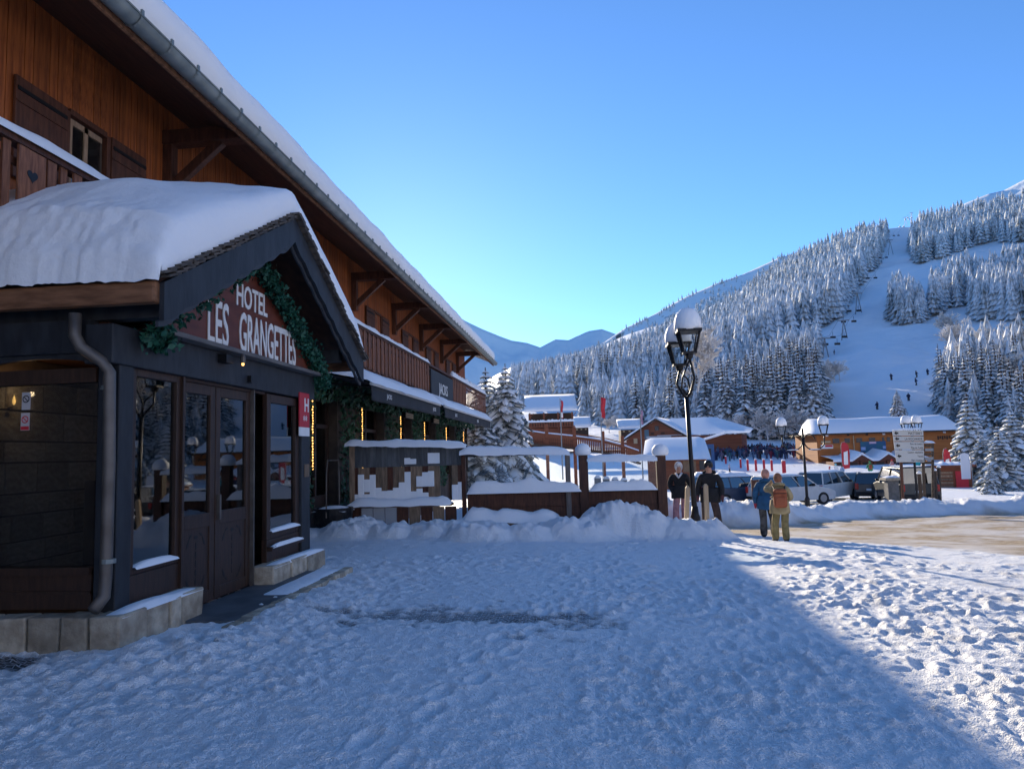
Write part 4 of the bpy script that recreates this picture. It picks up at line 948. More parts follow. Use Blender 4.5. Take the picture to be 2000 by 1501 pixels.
def person(label, foot, H, face, jacket, pants, boots, glove, head, pose='stand', sub=2, extras=(), nm='person', headmat=None, group=None):
    """local frame: faces -Y, z up, scaled to height H"""
    bulk = 1.17
    t = thing(nm, label, 'person', foot, face, group); t.scale = (H/1.78,)*3
    J = dict(pelvis=(0, 0, .95), waist=(0, .0, 1.1), chest=(0, .01, 1.32), neck=(0, .02, 1.5), head0=(0, 0.0, 1.58), head1=(0, -.015, 1.71))
    Rd = dict(pelvis=(.165, .13), waist=(.16, .125), chest=(.19, .14), neck=(.075, .075), head0=(.075, .085), head1=(.085, .1))
    for s_, n_ in ((-1, 'r'), (1, 'l')):
        sp = .11 if pose != 'wide' else .14
        J['hip'+n_] = (s_*.1, 0, .86); J['knee'+n_] = (s_*sp, -.02, .48); J['ank'+n_] = (s_*sp*1.08, .02, .1); J['heel'+n_] = (s_*sp*1.1, .01, .055); J['toe'+n_] = (s_*(sp*1.1+.03), -.17, .045)
        Rd['hip'+n_] = (.105, .11); Rd['knee'+n_] = (.085, .085); Rd['ank'+n_] = (.085, .09); Rd['heel'+n_] = (.06, .06); Rd['toe'+n_] = (.05, .045)
        J['sho'+n_] = (s_*.2, .01, 1.42); J['elb'+n_] = (s_*.285, .04, 1.15); J['wri'+n_] = (s_*.31, -.06, .92); J['hand'+n_] = (s_*.315, -.08, .83); J['fin'+n_] = (s_*.305, -.105, .755); J['thu'+n_] = (s_*.28, -.13, .82)
        Rd['sho'+n_] = (.095, .09); Rd['elb'+n_] = (.072, .072); Rd['wri'+n_] = (.058, .055); Rd['hand'+n_] = (.045, .04); Rd['fin'+n_] = (.03, .024); Rd['thu'+n_] = (.017, .017)
    sh = {'stand': .03, 'wide': -.03, 'pocket': .025, 'phone': -.035, 'ski': 0}[pose]
    for k_ in ('pelvis', 'waist'): J[k_] = (J[k_][0]+sh, J[k_][1], J[k_][2])
    for n_ in 'rl': J['hip'+n_] = (J['hip'+n_][0]+sh, 0, .86-(.02 if (n_ == 'l') == (sh > 0) else -.01))
    fk = 'l' if sh < 0 else 'r'
    J['knee'+fk] = (J['knee'+fk][0]*1.15, -.09, .49)
    for k_ in ('ank', 'heel', 'toe'): q_ = J[k_+fk]; J[k_+fk] = (q_[0]*1.2, q_[1]-.06, q_[2])
    J['head1'] = (sh*.8, -.03, 1.705)
    if pose == 'pocket':
        for s_, n_ in ((-1, 'r'), (1, 'l')):
            J['elb'+n_] = (s_*.3, .1, 1.14); J['wri'+n_] = (s_*.22, -.08, .98); J['hand'+n_] = (s_*.2, -.12, .92); J['fin'+n_] = (s_*.19, -.13, .86); J['thu'+n_] = (s_*.17, -.15, .93)
    if pose == 'phone':         # left arm raised to the face seen from behind
        J['elbl'] = (.34, -.06, 1.36); J['wril'] = (.2, -.24, 1.5); J['handl'] = (.16, -.27, 1.56); J['finl'] = (.13, -.26, 1.63); J['thul'] = (.11, -.22, 1.57)
        J['elbr'] = (-.31, -.02, 1.16); J['wrir'] = (-.22, -.2, 1.08); J['handr'] = (-.17, -.26, 1.08); J['finr'] = (-.12, -.29, 1.09); J['thur'] = (-.14, -.23, 1.12)
    if pose == 'ski':
        for n_ in 'rl':
            s_ = -1 if n_ == 'r' else 1
            J['knee'+n_] = (s_*.12, -.14, .47); J['elb'+n_] = (s_*.3, -.1, 1.13); J['wri'+n_] = (s_*.3, -.3, 1.03); J['hand'+n_] = (s_*.3, -.36, 1.0); J['fin'+n_] = (s_*.29, -.41, .97); J['thu'+n_] = (s_*.26, -.4, 1.02)
    E_ = [('pelvis', 'waist'), ('waist', 'chest'), ('chest', 'neck'), ('neck', 'head0'), ('head0', 'head1')]
    SM = {E_[0]: 0, E_[1]: 0, E_[2]: 0, E_[3]: 3, E_[4]: 3}
    for n_ in 'rl':
        for a, b_, k in (('pelvis', 'hip', 1), ('hip', 'knee', 1), ('knee', 'ank', 1), ('ank', 'heel', 2), ('heel', 'toe', 2), ('chest', 'sho', 0), ('sho', 'elb', 0), ('elb', 'wri', 0), ('wri', 'hand', 4), ('hand', 'fin', 4), ('hand', 'thu', 4)):
            e_ = (a if a in ('pelvis', 'chest') else a+n_, b_+n_); E_.append(e_); SM[e_] = k
    for k_ in Rd:
        if not k_.startswith(('head', 'neck', 'hand', 'fin', 'thu')): Rd[k_] = tuple(v*bulk for v in Rd[k_])
    me = skinmesh(J, E_, Rd, SM, [jacket, pants, boots, SKIN, glove], sub)
    b_ = inst('body', me, t, (0, 0, 0))
    # jacket hem that hangs over the hips
    pr = [(.235, .75), (.25, .77), (.24, .95), (.22, 1.1), (.19, 1.12)]
    mb = MB(); n_ = 18; vs = []; fs = []
    for r_, z in pr:
        for k in range(n_): a = 2*math.pi*k/n_; vs.append((r_*math.cos(a)*1.05, r_*math.sin(a)*.78, z+.012*math.sin(3*a)))
    for i in range(len(pr)-1):
        for k in range(n_): fs.append((i*n_+k, i*n_+(k+1) % n_, (i+1)*n_+(k+1) % n_, (i+1)*n_+k))
    mb.add(vs, fs).build('jacket_hem', jacket, t, smooth=True)
    hm = headmat or BLACK
    if head != 'hood': MB().tube([(.13*math.cos(a), .05+.1*math.sin(a), 1.5+.03*math.sin(a)) for a in np.linspace(-.5, math.pi+.5, 12)], [.02]+[.045]*10+[.02], 8).build('collar_hood', jacket, t, smooth=True)
    for z_ in (1.0, 1.18): MB().tube([(.2*math.cos(a)*1.09, .2*math.sin(a)*.86, z_+.01*math.sin(5*a)) for a in np.linspace(0, 2*math.pi, 25)], .012, 5, cap=False).build('jacket_fold', jacket, t, smooth=True)
    if head in ('helmet', 'beanie', 'hood'):
        sc = {'helmet': 1.18, 'beanie': 1.12, 'hood': 1.24}[head]
        V = []; Fs = []; nu, nv = 16, 9
        for j in range(nv):
            ph = math.pi*.5*(1-j/(nv-1)*(1.75 if head == 'hood' else 1.5 if head == 'beanie' else 1.25))
            for i in range(nu):
                a = 2*math.pi*i/nu; rx, ry, rz_ = .098*sc, .118*sc, .125*sc
                zz = rz_*math.sin(ph); k = math.cos(ph) if ph > -.6 or head != 'hood' else max(math.cos(ph), .6)
                front = (a > math.pi*1.2 and a < math.pi*1.8)
                yv = ry*k*math.sin(a)
                if front and head != 'beanie' and ph < .25: yv *= .35 if head == 'hood' else .6
                if front and head == 'beanie' and ph < .1: zz = max(zz, .0)
                V.append((rx*k*math.cos(a), -.012+yv, 1.685+zz))
        for j in range(nv-1):
            for i in range(nu): Fs.append((j*nu+i, j*nu+(i+1) % nu, (j+1)*nu+(i+1) % nu, (j+1)*nu+i))
        MB().add(V, Fs).build({'helmet': 'helmet', 'beanie': 'knitted_hat', 'hood': 'hood'}[head], hm, t, smooth=True)
    # face: nose, eyes, mouth, ears
    fc = MB().box((0, -.118, 1.665), (.022, .035, .045), taper=.6).build('nose', SKIN, t, bev=.006)
    if 'goggles' in extras: MB().prism([(-.075, -.03), (.075, -.03), (.08, .02), (.06, .035), (-.06, .035), (-.08, .02)], lambda u, v, w_: (u, -.13+w_+abs(u)*.35, 1.7+v), .05).build('goggles', mat('goggle_lens', (.02, .02, .025), .15), t, bev=.008)
    else:
        for s_ in (-1, 1): MB().box((s_*.033, -.108, 1.69), (.024, .014, .012)).build('eye', BLACK, t)
    MB().box((0, -.106, 1.625), (.045, .012, .01)).build('mouth', mat('lips', (.35, .12, .1), .6), t)
    for s_ in (-1, 1): MB().box((s_*.094, .0, 1.67), (.018, .04, .06)).build('ear', SKIN, t, bev=.006)
    if 'pack' in extras:
        P = []; pk_ = MB().box((0, .27, 1.17), (.34, .2, .5)).build('backpack', mat('pack_rust', (.30, .075, .03), .8, (.42, .12, .05), 8, bump=.01), t)
        b2 = pk_.modifiers.new('b', 'BEVEL'); b2.width = .08; b2.segments = 4
        MB().box((0, .375, 1.08), (.26, .06, .24)).build('pocket', mat('pack_rust2', (.36, .1, .045), .8), pk_, bev=.025)
        for s_ in (-1, 1): MB().tube([(s_*.13, .2, 1.4), (s_*.15, .05, 1.5), (s_*.16, -.12, 1.42), (s_*.16, -.14, 1.2), (s_*.15, .12, 1.0)], .02, 6).build('strap', BLACK, pk_)
        MB().tube([(-.15, .37, 1.3), (.15, .37, 1.3)], .012, 6).build('strap', BLACK, pk_)
    if 'scarf' in extras:
        MB().tube([(-.09, -.09, 1.5), (-.04, -.15, 1.42), (0, -.165, 1.36), (.04, -.15, 1.42), (.09, -.09, 1.5)], .03, 8).build('scarf', hm, t, smooth=True)
    if 'skis' in extras:
        for s_ in (-1, 1): MB().bb(s_*.12-.045, s_*.12+.045, -.85, .75, 0, .02).build('ski', mat('ski_blue', (.05, .12, .3), .4), t)
        for s_ in (-1, 1): MB().tube([(s_*.3, -.4, 1.08), (s_*.36, -.2, .02)], .009, 5).build('ski_pole', GREYP, t)
    return t
def put(px_, py_top, py_foot, **k):
    p, d = onground(px_, py_foot); H = (py_foot-py_top)*d/F/1.0
    return p, d, H
FP = [(1331, 905, 1022, 'girl'), (1391, 902, 1038, 'man'), (1527, 927, 1058, 'tan'), (1502, 919, 1049, 'blue')]
for q in FP: print('PERSON', q, [np.round(v, 2) for v in put(*q[:3])])
cam_face = 0
BOOT = mat('boot', (.02, .02, .02), .6)
p, d, H = put(1331, 905, 1022)
person('person in black jacket, pale grey hood and dusty pink trousers beside the lamp', p, H, R(-12), cloth('black', (.012, .012, .014)), cloth('pink', (.34, .17, .18)), BOOT, cloth('black', 0), 'hood', 'pocket', extras=('scarf',), headmat=cloth('palegrey', (.5, .48, .48)))
p, d, H = put(1391, 902, 1038)
person('person in black helmet, black jacket and dark brown trousers next to a stake', p, H, R(-16), cloth('black', 0), cloth('brown', (.045, .028, .024)), BOOT, cloth('darkred', (.08, .03, .035)), 'helmet', 'wide', extras=('goggles',), headmat=mat('helmet_black', (.015, .015, .016), .35))
p, d, H = put(1527, 927, 1058)
person('person in khaki snow suit with rust backpack, hand raised to the head', p, H, R(172), cloth('khaki', (.30, .23, .12)), cloth('olive', (.20, .155, .065)), BOOT, cloth('khaki', 0), 'beanie', 'phone', extras=('pack',), headmat=cloth('rusthat', (.22, .09, .05), (.3, .13, .07)))
p, d, H = put(1502, 919, 1049)
person('person in blue jacket and black and grey trousers standing behind the khaki snow suit', p, H, R(160), cloth('blue', (.015, .07, .15)), cloth('blackpants', (.018, .018, .02), (.12, .12, .12)), BOOT, cloth('redglove', (.3, .03, .05)), 'beanie', 'stand', headmat=cloth('pinkhat', (.42, .2, .15)))
# skiers and walkers on the nursery slope
def small(px_, py_foot, Hm, label, jk, pn, hd, face=0., pose='stand', ex=(), group='people on the nursery slope'):
    p, d = onground(px_, py_foot)
    return person(label, p, Hm, face, jk, pn, BOOT, cloth('black', 0), hd[0], pose, 1, ex, headmat=hd[1], group=group)
small(1622, 936, 1.5, 'small person in red jacket on the piste above the white pickup', cloth('red', (.5, .02, .03)), cloth('darkred2', (.2, .015, .02)), ('helmet', cloth('red', 0)), R(60))
small(1634, 934, 1.75, 'person all in white with turquoise hat on the piste', cloth('white', (.7, .7, .68)), cloth('white', 0), ('beanie', cloth('teal', (.2, .5, .5))), R(200))
small(1646, 937, 1.75, 'person in pale blue jacket and black trousers on the piste', cloth('paleblue', (.3, .38, .5)), cloth('blackpants', 0), ('beanie', BLACK), R(-60))
small(1701, 932, 1.9, 'person in green and pale blue outfit on the piste behind the grey car', cloth('green', (.03, .2, .08)), cloth('ice', (.3, .45, .5)), ('helmet', cloth('green', 0)), R(170), 'ski', ('pack',))
small(1425, 921, 1.1, 'child in lilac jacket standing on the piste near the padded posts', cloth('lilac', (.45, .36, .42)), cloth('blackpants', 0), ('helmet', cloth('palegrey', 0)), R(100))
small(1744, 924, 1.7, 'person in red and white patterned jacket near the sign post', cloth('redwhite', (.5, .05, .06), (.7, .6, .6)), cloth('darkred2', 0), ('helmet', cloth('red', 0)), R(30))
small(1757, 926, 1.75, 'person in dark navy coat near the sign post', cloth('navy', (.015, .02, .05)), cloth('blackpants', 0), ('beanie', cloth('red', 0)), R(-30))
small(1793, 924, 1.75, 'person in turquoise jacket behind the sign post', cloth('turq', (.02, .3, .32)), cloth('blackpants', 0), ('helmet', cloth('green', 0)), R(150))
small(1812, 928, 1.7, 'person in orange and yellow jacket beside the market stall', cloth('orange', (.6, .2, .03)), cloth('blackpants', 0), ('helmet', cloth('orange', 0)), R(10))
# the distant queue at the lift
cm = MB(); r_ = np.random.default_rng(4); cols = [cloth(k, c) for k, c in (('c0', (.02, .03, .07)), ('c1', (.015, .015, .02)), ('c2', (.12, .02, .035)), ('c3', (.05, .08, .14)), ('c4', (.1, .08, .11)), ('c5', (.03, .08, .1)))]
for i in range(230):
    x = r_.uniform(1372, 1600); dd = r_.uniform(118, 136); q = at(x, 890, d=dd); z = g1(q[0], q[1]); h = r_.uniform(1.55, 1.85); k = int(r_.integers(0, 6)); X0, Y0_ = q[0], q[1]
    cm.lathe([(.13, 0), (.15, .45*h), (.2, .5*h), (.25, .78*h), (.1, .84*h)], 7, (X0, Y0_, z), k); cm.lathe([(.05, .84*h), (.11, .9*h), (.1, .97*h), (.03, h)], 7, (X0, Y0_, z), int(r_.integers(0, 6)))
    for s_ in (-1, 1): cm.bar((X0+s_*.25, Y0_, z+.76*h), (X0+s_*.3, Y0_-.1, z+.5*h), .1, .1, k)
tag(cm.build('crowd', cols), 'dense crowd of skiers queueing at the foot of the slope', 'crowd', kind='stuff')
# ------------------------------------------------------------------ cars behind the ploughed bank
TYRE = mat('tyre', (.02, .02, .02), .8); RIM = mat('rim', (.3, .3, .31), .4, metal=.6); TAIL = mat('tail_lamp', (.45, .02, .015), .2)
CG = glass('car_glass', (.12, .14, .15), .18)
def car(label, px_, py_, d, rz_, col, kind='suv', snow=.12, cat='car', group='cars parked behind the bank'):
    q = at(px_, py_, d=d); z = g1(q[0], q[1])
    t = thing('parked_'+('pickup' if kind == 'pickup' else 'van' if kind == 'van' else 'car'), label, cat, (q[0], q[1], z), rz_, group)
    paint = mat('paint_%d_%d_%d' % tuple(int(c*100) for c in col), col, .35, tuple(min(1, c*1.15+.01) for c in col), 3, spec=.5)
    L, Wd = {'suv': (4.5, 1.82), 'pickup': (5.1, 1.8), 'van': (4.9, 1.95)}[kind]
    H_ = {'suv': 1.66, 'pickup': 1.8, 'van': 1.98}[kind]; belt = {'suv': 1.02, 'pickup': 1.08, 'van': 1.1}[kind]
    # lower body: side profile lofted across the width (rear at +y... the rear faces local -Y)
    prof_ = [(-L/2+.05, .35), (-L/2, .55), (-L/2+.03, belt), (L/2-1.15, belt+.02), (L/2-.25, belt-.16), (L/2, .7), (L/2-.02, .38), (L/2-.15, .26), (-L/2+.15, .26)]
    mb = MB(); sec = [(-Wd/2+.0, .93), (-Wd/2+.05, 1), (Wd/2-.05, 1), (Wd/2, .93)]
    vs = []; n_ = len(prof_); zc = .6
    for x, k in sec: vs += [(x, y*(1 if k == 1 else .985), zc+(zz-zc)*k) for y, zz in prof_]
    fs = [(i*n_+j, i*n_+(j+1) % n_, (i+1)*n_+(j+1) % n_, (i+1)*n_+j) for i in range(3) for j in range(n_)]+[tuple(range(n_)), tuple(range(4*n_-1, 3*n_-1, -1))]
    body = mb.add(vs, fs).build('body', paint, t, bev=.03)
    # greenhouse
    ry0 = -L/2+(.12 if kind != 'pickup' else .1); ry1 = L/2-1.15
    rt = .28 if kind != 'van' else .12; fr_ = .75 if kind != 'van' else .6; tw = .18
    b4 = [(-Wd/2+.04, ry0), (Wd/2-.04, ry0), (Wd/2-.04, ry1), (-Wd/2+.04, ry1)]; t4 = [(-Wd/2+tw, ry0+rt), (Wd/2-tw, ry0+rt), (Wd/2-tw, ry1-fr_), (-Wd/2+tw, ry1-fr_)]
    cv = [(x, y, belt) for x, y in b4]+[(x, y, H_-.07) for x, y in t4]
    MB().add(cv, [(0, 1, 5, 4), (1, 2, 6, 5), (2, 3, 7, 6), (3, 0, 4, 7)]).build('window', CG, t)
    MB().add([(x*.6, y*.9, belt) for x, y in b4]+[(x*.6, y*.9, H_-.1) for x, y in t4], [(0, 1, 5, 4), (1, 2, 6, 5), (2, 3, 7, 6), (3, 0, 4, 7), (4, 5, 6, 7)]).build('seats', BLACK, t)
    rfm = MB().add([(x*1.02, y, H_-.08) for x, y in t4]+[(x*.9, y*.97, H_) for x, y in t4], [(0, 3, 2, 1), (4, 5, 6, 7), (0, 1, 5, 4), (1, 2, 6, 5), (2, 3, 7, 6), (3, 0, 4, 7)]).build('roof', paint, t, bev=.02)
    for a in range(4): MB().bar(cv[a], cv[a+4], .07, .07).build('pillar', paint, t)
    for f_ in ((.34, .66) if kind != 'van' else (.5,)):
        for s_ in (-1, 1):
            y0, y1 = ry0+(ry1-ry0)*f_, (ry0+rt)+((ry1-fr_)-(ry0+rt))*f_
            MB().bar((s_*(Wd/2-.035), y0, belt), (s_*(Wd/2-tw+.005), y1, H_-.08), .08 if kind != 'pickup' else .16, .03).build('pillar', paint, t)
    for s_ in (-1, 1):
        for y in (-L/2+.85, L/2-.85):
            wh = MB().tube([(s_*(Wd/2-.2), y, .34), (s_*(Wd/2+.005), y, .34)], .34, 16).build('wheel', TYRE, t)
            MB().tube([(s_*(Wd/2-.05), y, .34), (s_*(Wd/2+.012), y, .34)], .21, 12).build('rim', RIM, wh)
        MB().box((s_*(Wd/2-.13), -L/2+.0, .87), (.2, .08, .36)).build('tail_light', TAIL, t, bev=.03)
        MB().box((s_*(Wd/2+.08), ry1-.35, belt+.08), (.18, .1, .15)).build('mirror', BLACK, t, bev=.02)
    MB().bb(-Wd/2+.06, Wd/2-.06, -L/2-.06, -L/2+.1, .32, .52).build('bumper', BLACK, t, bev=.03)
    MB().bb(-.26, .26, -L/2-.025, -L/2, .62, .74).build('number_plate', WHITE, t)
    if snow:
        ys = np.linspace(ry0+rt+.03, ry1-fr_-.03, 16); P = np.zeros((9, 16, 3)); r_ = np.random.default_rng(int(px_))
        for i, u in enumerate(np.linspace(-1, 1, 9)):
            for j in range(16):
                e = min(1, min(j, 15-j)/2.); P[i, j] = (u*(Wd/2-tw)*.98, ys[j], H_-.03+snow*(1-abs(u)**4)*e*(1+.25*r_.normal()*.5))
        MB().grid(P).build('roof_snow', SNOWF, t, smooth=True)
    return t
car('white pickup with windowed canopy and red tail lamp', 1618, 975, 44, R(-42), (.62, .62, .6), 'pickup', .1, 'pickup')
car('silver grey car with snow on its bonnet next to the white pickup', 1668, 965, 46, R(-120), (.35, .37, .39), 'suv', .06)
car('dark charcoal car parked beyond the silver grey car', 1702, 968, 45, R(-20), (.04, .045, .05), 'suv', .04)
car('black van seen from behind next to the stone gate pillar', 1766, 968, 40, R(-4), (.03, .035, .035), 'van', .05, 'van')
car('pale car partly hidden behind the khaki snow suit', 1545, 968, 40, R(-70), (.5, .51, .52), 'suv', .1)
car('dark blue car under snow behind the ploughed bank', 1452, 964, 42, R(-80), (.03, .05, .09), 'suv', .22)
car('steel blue car under snow behind the lamp and the helmeted person', 1412, 962, 45, R(-95), (.1, .16, .22), 'suv', .3)
# timber board by the cars
q = at(1482, 965, d=37); tag(MB().bb(q[0]-.35, q[0]+.35, q[1]-.04, q[1]+.04, q[2]-.6, q[2]+.75).build('display_board', DARKW), 'plain brown board standing between the cars', 'board')
# ------------------------------------------------------------------ second street lamp with scroll arms
def scroll_lamp(label, px_, py_base, py_top, d, half):
    b0 = at(px_, py_base, d=d); b0[2] = g1(b0[0], b0[1]); zt = at(px_-4, py_top, d=d)[2]-b0[2]
    t = thing('street_lamp', label, 'street lamp', b0, R(-14))
    MB().tube([(0, 0, -.2), (0, 0, zt+.9)], [.075, .05], 10).build('post', BLACK, t, smooth=True)
    MB().lathe([(.12, 0), (.12, .5), (.08, .6)], 10).build('foot', BLACK, t)
    for s_ in (-1, 1):
        pts = [(s_*half, 0, zt+.55), (s_*half, 0, zt+.35)]
        pts += [(s_*(half*.52+half*.48*math.cos(a)), 0, zt+.28+.42*math.sin(a)) for a in np.linspace(0, -math.pi, 12)]
        pts += [(s_*(half*.3+.26*half*math.cos(a)), 0, zt+.32+.3*math.sin(a)) for a in np.linspace(math.pi, 0.2, 8)][1:]
        MB().tube(pts, .032, 7).build('scroll_arm', BLACK, t, smooth=True)
        lantern(t, s_*half, 0, zt+.62, 1.0)
        driftx('snow', s_*half*.52-.3, s_*half*.52+.3, -.05, .05, lambda x: zt-.13, .05, t, 3, nx=9)
    return t
scroll_lamp('black street lamp with two scroll arms behind the car bank', 1576, 968, 873, 34, .93)
# ------------------------------------------------------------------ direction signs
sd_ = 33.
SGN = mat('sign_cream', (.42, .43, .43), .5)
t = thing('direction_sign', 'stack of four pale direction panels with black arrows on two posts', 'sign', (0, 0, 0))
fz = np.array([math.sin(YAW+R(30)), math.cos(YAW+R(30)), 0])
def sp3(x, y, off=0.):
    return at(x, y, d=sd_)
def panel(y0, y1, lines, x0=1743, x1=1803, arrow=True):
    a, b_, c, d_ = sp3(x0+(y0-838)*.13, y0), sp3(x1+(y0-838)*.04, y0), sp3(x1+(y1-838)*.04, y1), sp3(x0+(y1-838)*.13, y1)
    nrm = np.cross(b_-a, d_-a); nrm /= np.linalg.norm(nrm); nrm = nrm if nrm[1] < 0 else -nrm
    p = MB().add([a, b_, c, d_, a-nrm*.04, b_-nrm*.04, c-nrm*.04, d_-nrm*.04], [(0, 1, 2, 3), (7, 6, 5, 4), (0, 4, 5, 1), (1, 5, 6, 2), (2, 6, 7, 3), (3, 7, 4, 0)]).build('panel', SGN, t)
    ux = (b_-a)/np.linalg.norm(b_-a); uz = (a-d_)/np.linalg.norm(a-d_); w_ = np.linalg.norm(b_-a); h = np.linalg.norm(a-d_)
    n_ = len(lines)
    for i, s_ in enumerate(lines):
        text('lettering', s_, h/n_*.72, [ux, uz, nrm, b_-ux*.06-uz*(h*(i+.78)/n_)+nrm*.003], BLACK, p, .004, sx=.78, align='RIGHT')
    if arrow:
        o_ = a+ux*.16-uz*h*.5+nrm*.004
        MB().prism([(-.1, 0), (0, .09), (0, .035), (.09, .035), (.09, -.035), (0, -.035), (0, -.09)], lambda u, v, k: o_+ux*u+uz*v+nrm*k, .004).build('arrow', BLACK, p)
panel(840.5, 850.5, ['MATTERET']); panel(852, 861, ['LA ROCHARDE']); panel(862.5, 877, ['Parc de Loisirs', 'Plan de Tueda']); panel(878.5, 902, ['Centre equestre', 'Tennis', 'Parc nautique'])
for x in (1763, 1806):
    a = sp3(x, 905); b_ = sp3(x+1, 972); nb = at(x, 905, d=sd_+.08)
    MB().tube([at(x-6, 842, d=sd_+.1), at(x+1, 985, d=sd_+.1)], .07, 10).build('post', BARK if x > 1800 else DARKW, t)
driftx('snow', *(lambda a, b_: (a[0], b_[0], a[1]-.05, a[1]+.12))(sp3(1743, 840), sp3(1803, 840)), lambda x: sp3(1743, 840.3)[2], .1, t, 4)
t = thing('direction_sign', 'smaller side sign with dark slats under a snow cap next to the pale panels', 'sign', (0, 0, 0))
for k in range(5):
    a = sp3(1806, 866+k*8.5); b_ = sp3(1822, 873+k*8.5); MB().bb(a[0], b_[0], a[1]-.03, a[1]+.03, b_[2]+.03, a[2]-.02).build('slat', GREYP if k % 2 else BARK, t)
a = sp3(1804, 864); b_ = sp3(1824, 864); driftx('snow', a[0], b_[0], a[1]-.15, a[1]+.15, lambda x: a[2]-.03, .14, t, 6)
MB().tube([sp3(1821, 866), sp3(1823, 985)], .06, 8).build('post', BARK, t)
# snow capped twin lantern showing above the panels
q = at(1781, 842, d=36); q[2] = g1(q[0], q[1]); t = thing('street_lamp', 'street lamp whose two snow caps rise just above the direction panels', 'street lamp', q)
h2 = at(1781, 832, d=36)[2]-q[2]
MB().tube([(0, 0, -.2), (0, 0, h2-.3)], .06, 8).build('post', BLACK, t)
MB().bar((-.25, 0, h2-.3), (.25, 0, h2-.3), .05, .05).build('arm', BLACK, t)
lantern(t, -.25, 0, h2-.25, .95); lantern(t, .25, 0, h2-.25, .95)
# stone gate pillar
q = at(1743, 972, d=38); z0 = g1(q[0], q[1]); zt = at(1743, 932, d=38)[2]
t = thing('gate_pillar', 'square dark stone gate pillar with flat snow capped slab', 'pillar', (q[0], q[1], z0))
MB().bb(-.28, .28, -.28, .28, -.2, zt-z0-.16).build('shaft', mat('dark_stone', (.1, .095, .09), .8, (.17, .16, .15), 5, bump=.01), t, bev=.02); MB().bb(-.42, .42, -.42, .42, zt-z0-.16, zt-z0).build('cap', STONE, t, bev=.03)
driftx('snow', -.38, .38, -.38, .38, lambda x: zt-z0, .1, t, 8)
# ------------------------------------------------------------------ buildings round the slope
CHW = mat('chalet_wood', (.30, .09, .018), .7, (.42, .145, .032), .6, bump=.01, stretch=(.3, .3, 5))
CHR = mat('chalet_redwood', (.15, .045, .02), .7, (.23, .075, .035), .6, stretch=(.3, .3, 5))
CHD = mat('chalet_dark', (.05, .03, .02), .8); WIN = mat('dark_window', (.03, .035, .045), .15); TRIM = mat('pale_trim', (.42, .32, .2), .7)
def frame(px_, d, rz_):
    q = at(px_, 900, d=d); return (q[0], q[1], g1(q[0], q[1])), rz_
def snowroof(t, poly_pts, th, seed):
    pass
# long ski-school building on the right; its eave side faces the viewer
D = 108.
q0, q1 = at(1598, 900, d=D), at(1872, 905, d=D); gzr = -1.7
Lr = math.hypot(q1[0]-q0[0], q1[1]-q0[1]); ang = math.atan2(q1[1]-q0[1], q1[0]-q0[0])-R(4)
t = thing('ski_building', 'long ochre timber ski building with blue banner and thick rounded roof snow', 'building', (q0[0], q0[1], gzr), ang)
hw = at(1600, 845, d=D)[2]-gzr; hr = at(1700, 808, d=D)[2]-gzr
MB().bb(0, Lr, 0, 10, -2.5, hw).build('wall', CHW, t)
P = np.zeros((14, 30, 3))
for i, u in enumerate(np.linspace(0, 1, 14)):
    for j, x in enumerate(np.linspace(-.9, Lr+.7, 30)):
        y = -.9+u*6.5; e = min(1, min(j, 29-j)/1.5)
        P[i, j] = (x, y, hw-.25+(hr-hw-.1)*math.sin(min(1, u*1.15)*math.pi/2)**.8*(1 if u > 0 else 0)*e+.06*math.sin(x*.7))
rs = MB().grid(P).build('roof_snow', SNOWF, t, smooth=True)
MB().bb(-.9, Lr+.7, -.95, 10, hw-.34, hw-.14).build('eave', CHD, t)
def face(x0p, x1p, y0p, y1p, name, m, th=.06, off=0.):
    """panel on the front wall given in picture fractions of the wall"""
    f = lambda xp: (xp-1598)/(1872-1598)*Lr
    zz = lambda yp: hw-(yp-845)*D/F
    return MB().bb(f(x0p), f(x1p), -th-off, -off-.002, zz(y1p), zz(y0p)).build(name, m, t)
for a, c in ((1628, 1641), (1651, 1661), (1673, 1684), (1697, 1709), (1722, 1726), (1731, 1737)):
    wn = face(a, c, 857, 866, 'window', WIN); 
for a in (1667, 1743): face(a, a+1.5, 852, 886, 'drainpipe', TRIM, .12)
face(1606, 1624, 861, 865, 'sign', TRIM); sg = face(1605, 1628, 868.5, 876, 'sign', WHITE); face(1613, 1627, 869, 873, 'sign', REDP, .04, .064)
ban = face(1680, 1728, 864.5, 886, 'banner', mat('banner_blue', (.01, .06, .22), .6, (.02, .12, .16), .5), .08)
face(1697, 1710, 865, 869, 'banner_patch', mat('banner_pink', (.6, .4, .5), .6), .03, .083); face(1680.5, 1689, 875, 881, 'banner_patch', mat('banner_pale', (.25, .35, .6), .6), .03, .083); face(1722, 1727.5, 874, 879, 'banner_patch', MATS['banner_pale'], .03, .083)
for i, a in enumerate((1618, 1658, 1694, 1726, 1840)): face(a-2.5, a+2.5, 848.5, 852.5, 'emblem', WHITE if i in (0, 3, 4) else BLACK, .05)
for k in range(9): face(1826+k*4.2, 1828.8+k*4.2, 858, 863 if k % 2 else 865, 'letter_bar', CHD, .05)
face(1845, 1870, 884, 892, 'balcony', GREYP, 1.2)
fl = lambda xp: (xp-1598)/(1872-1598)*Lr
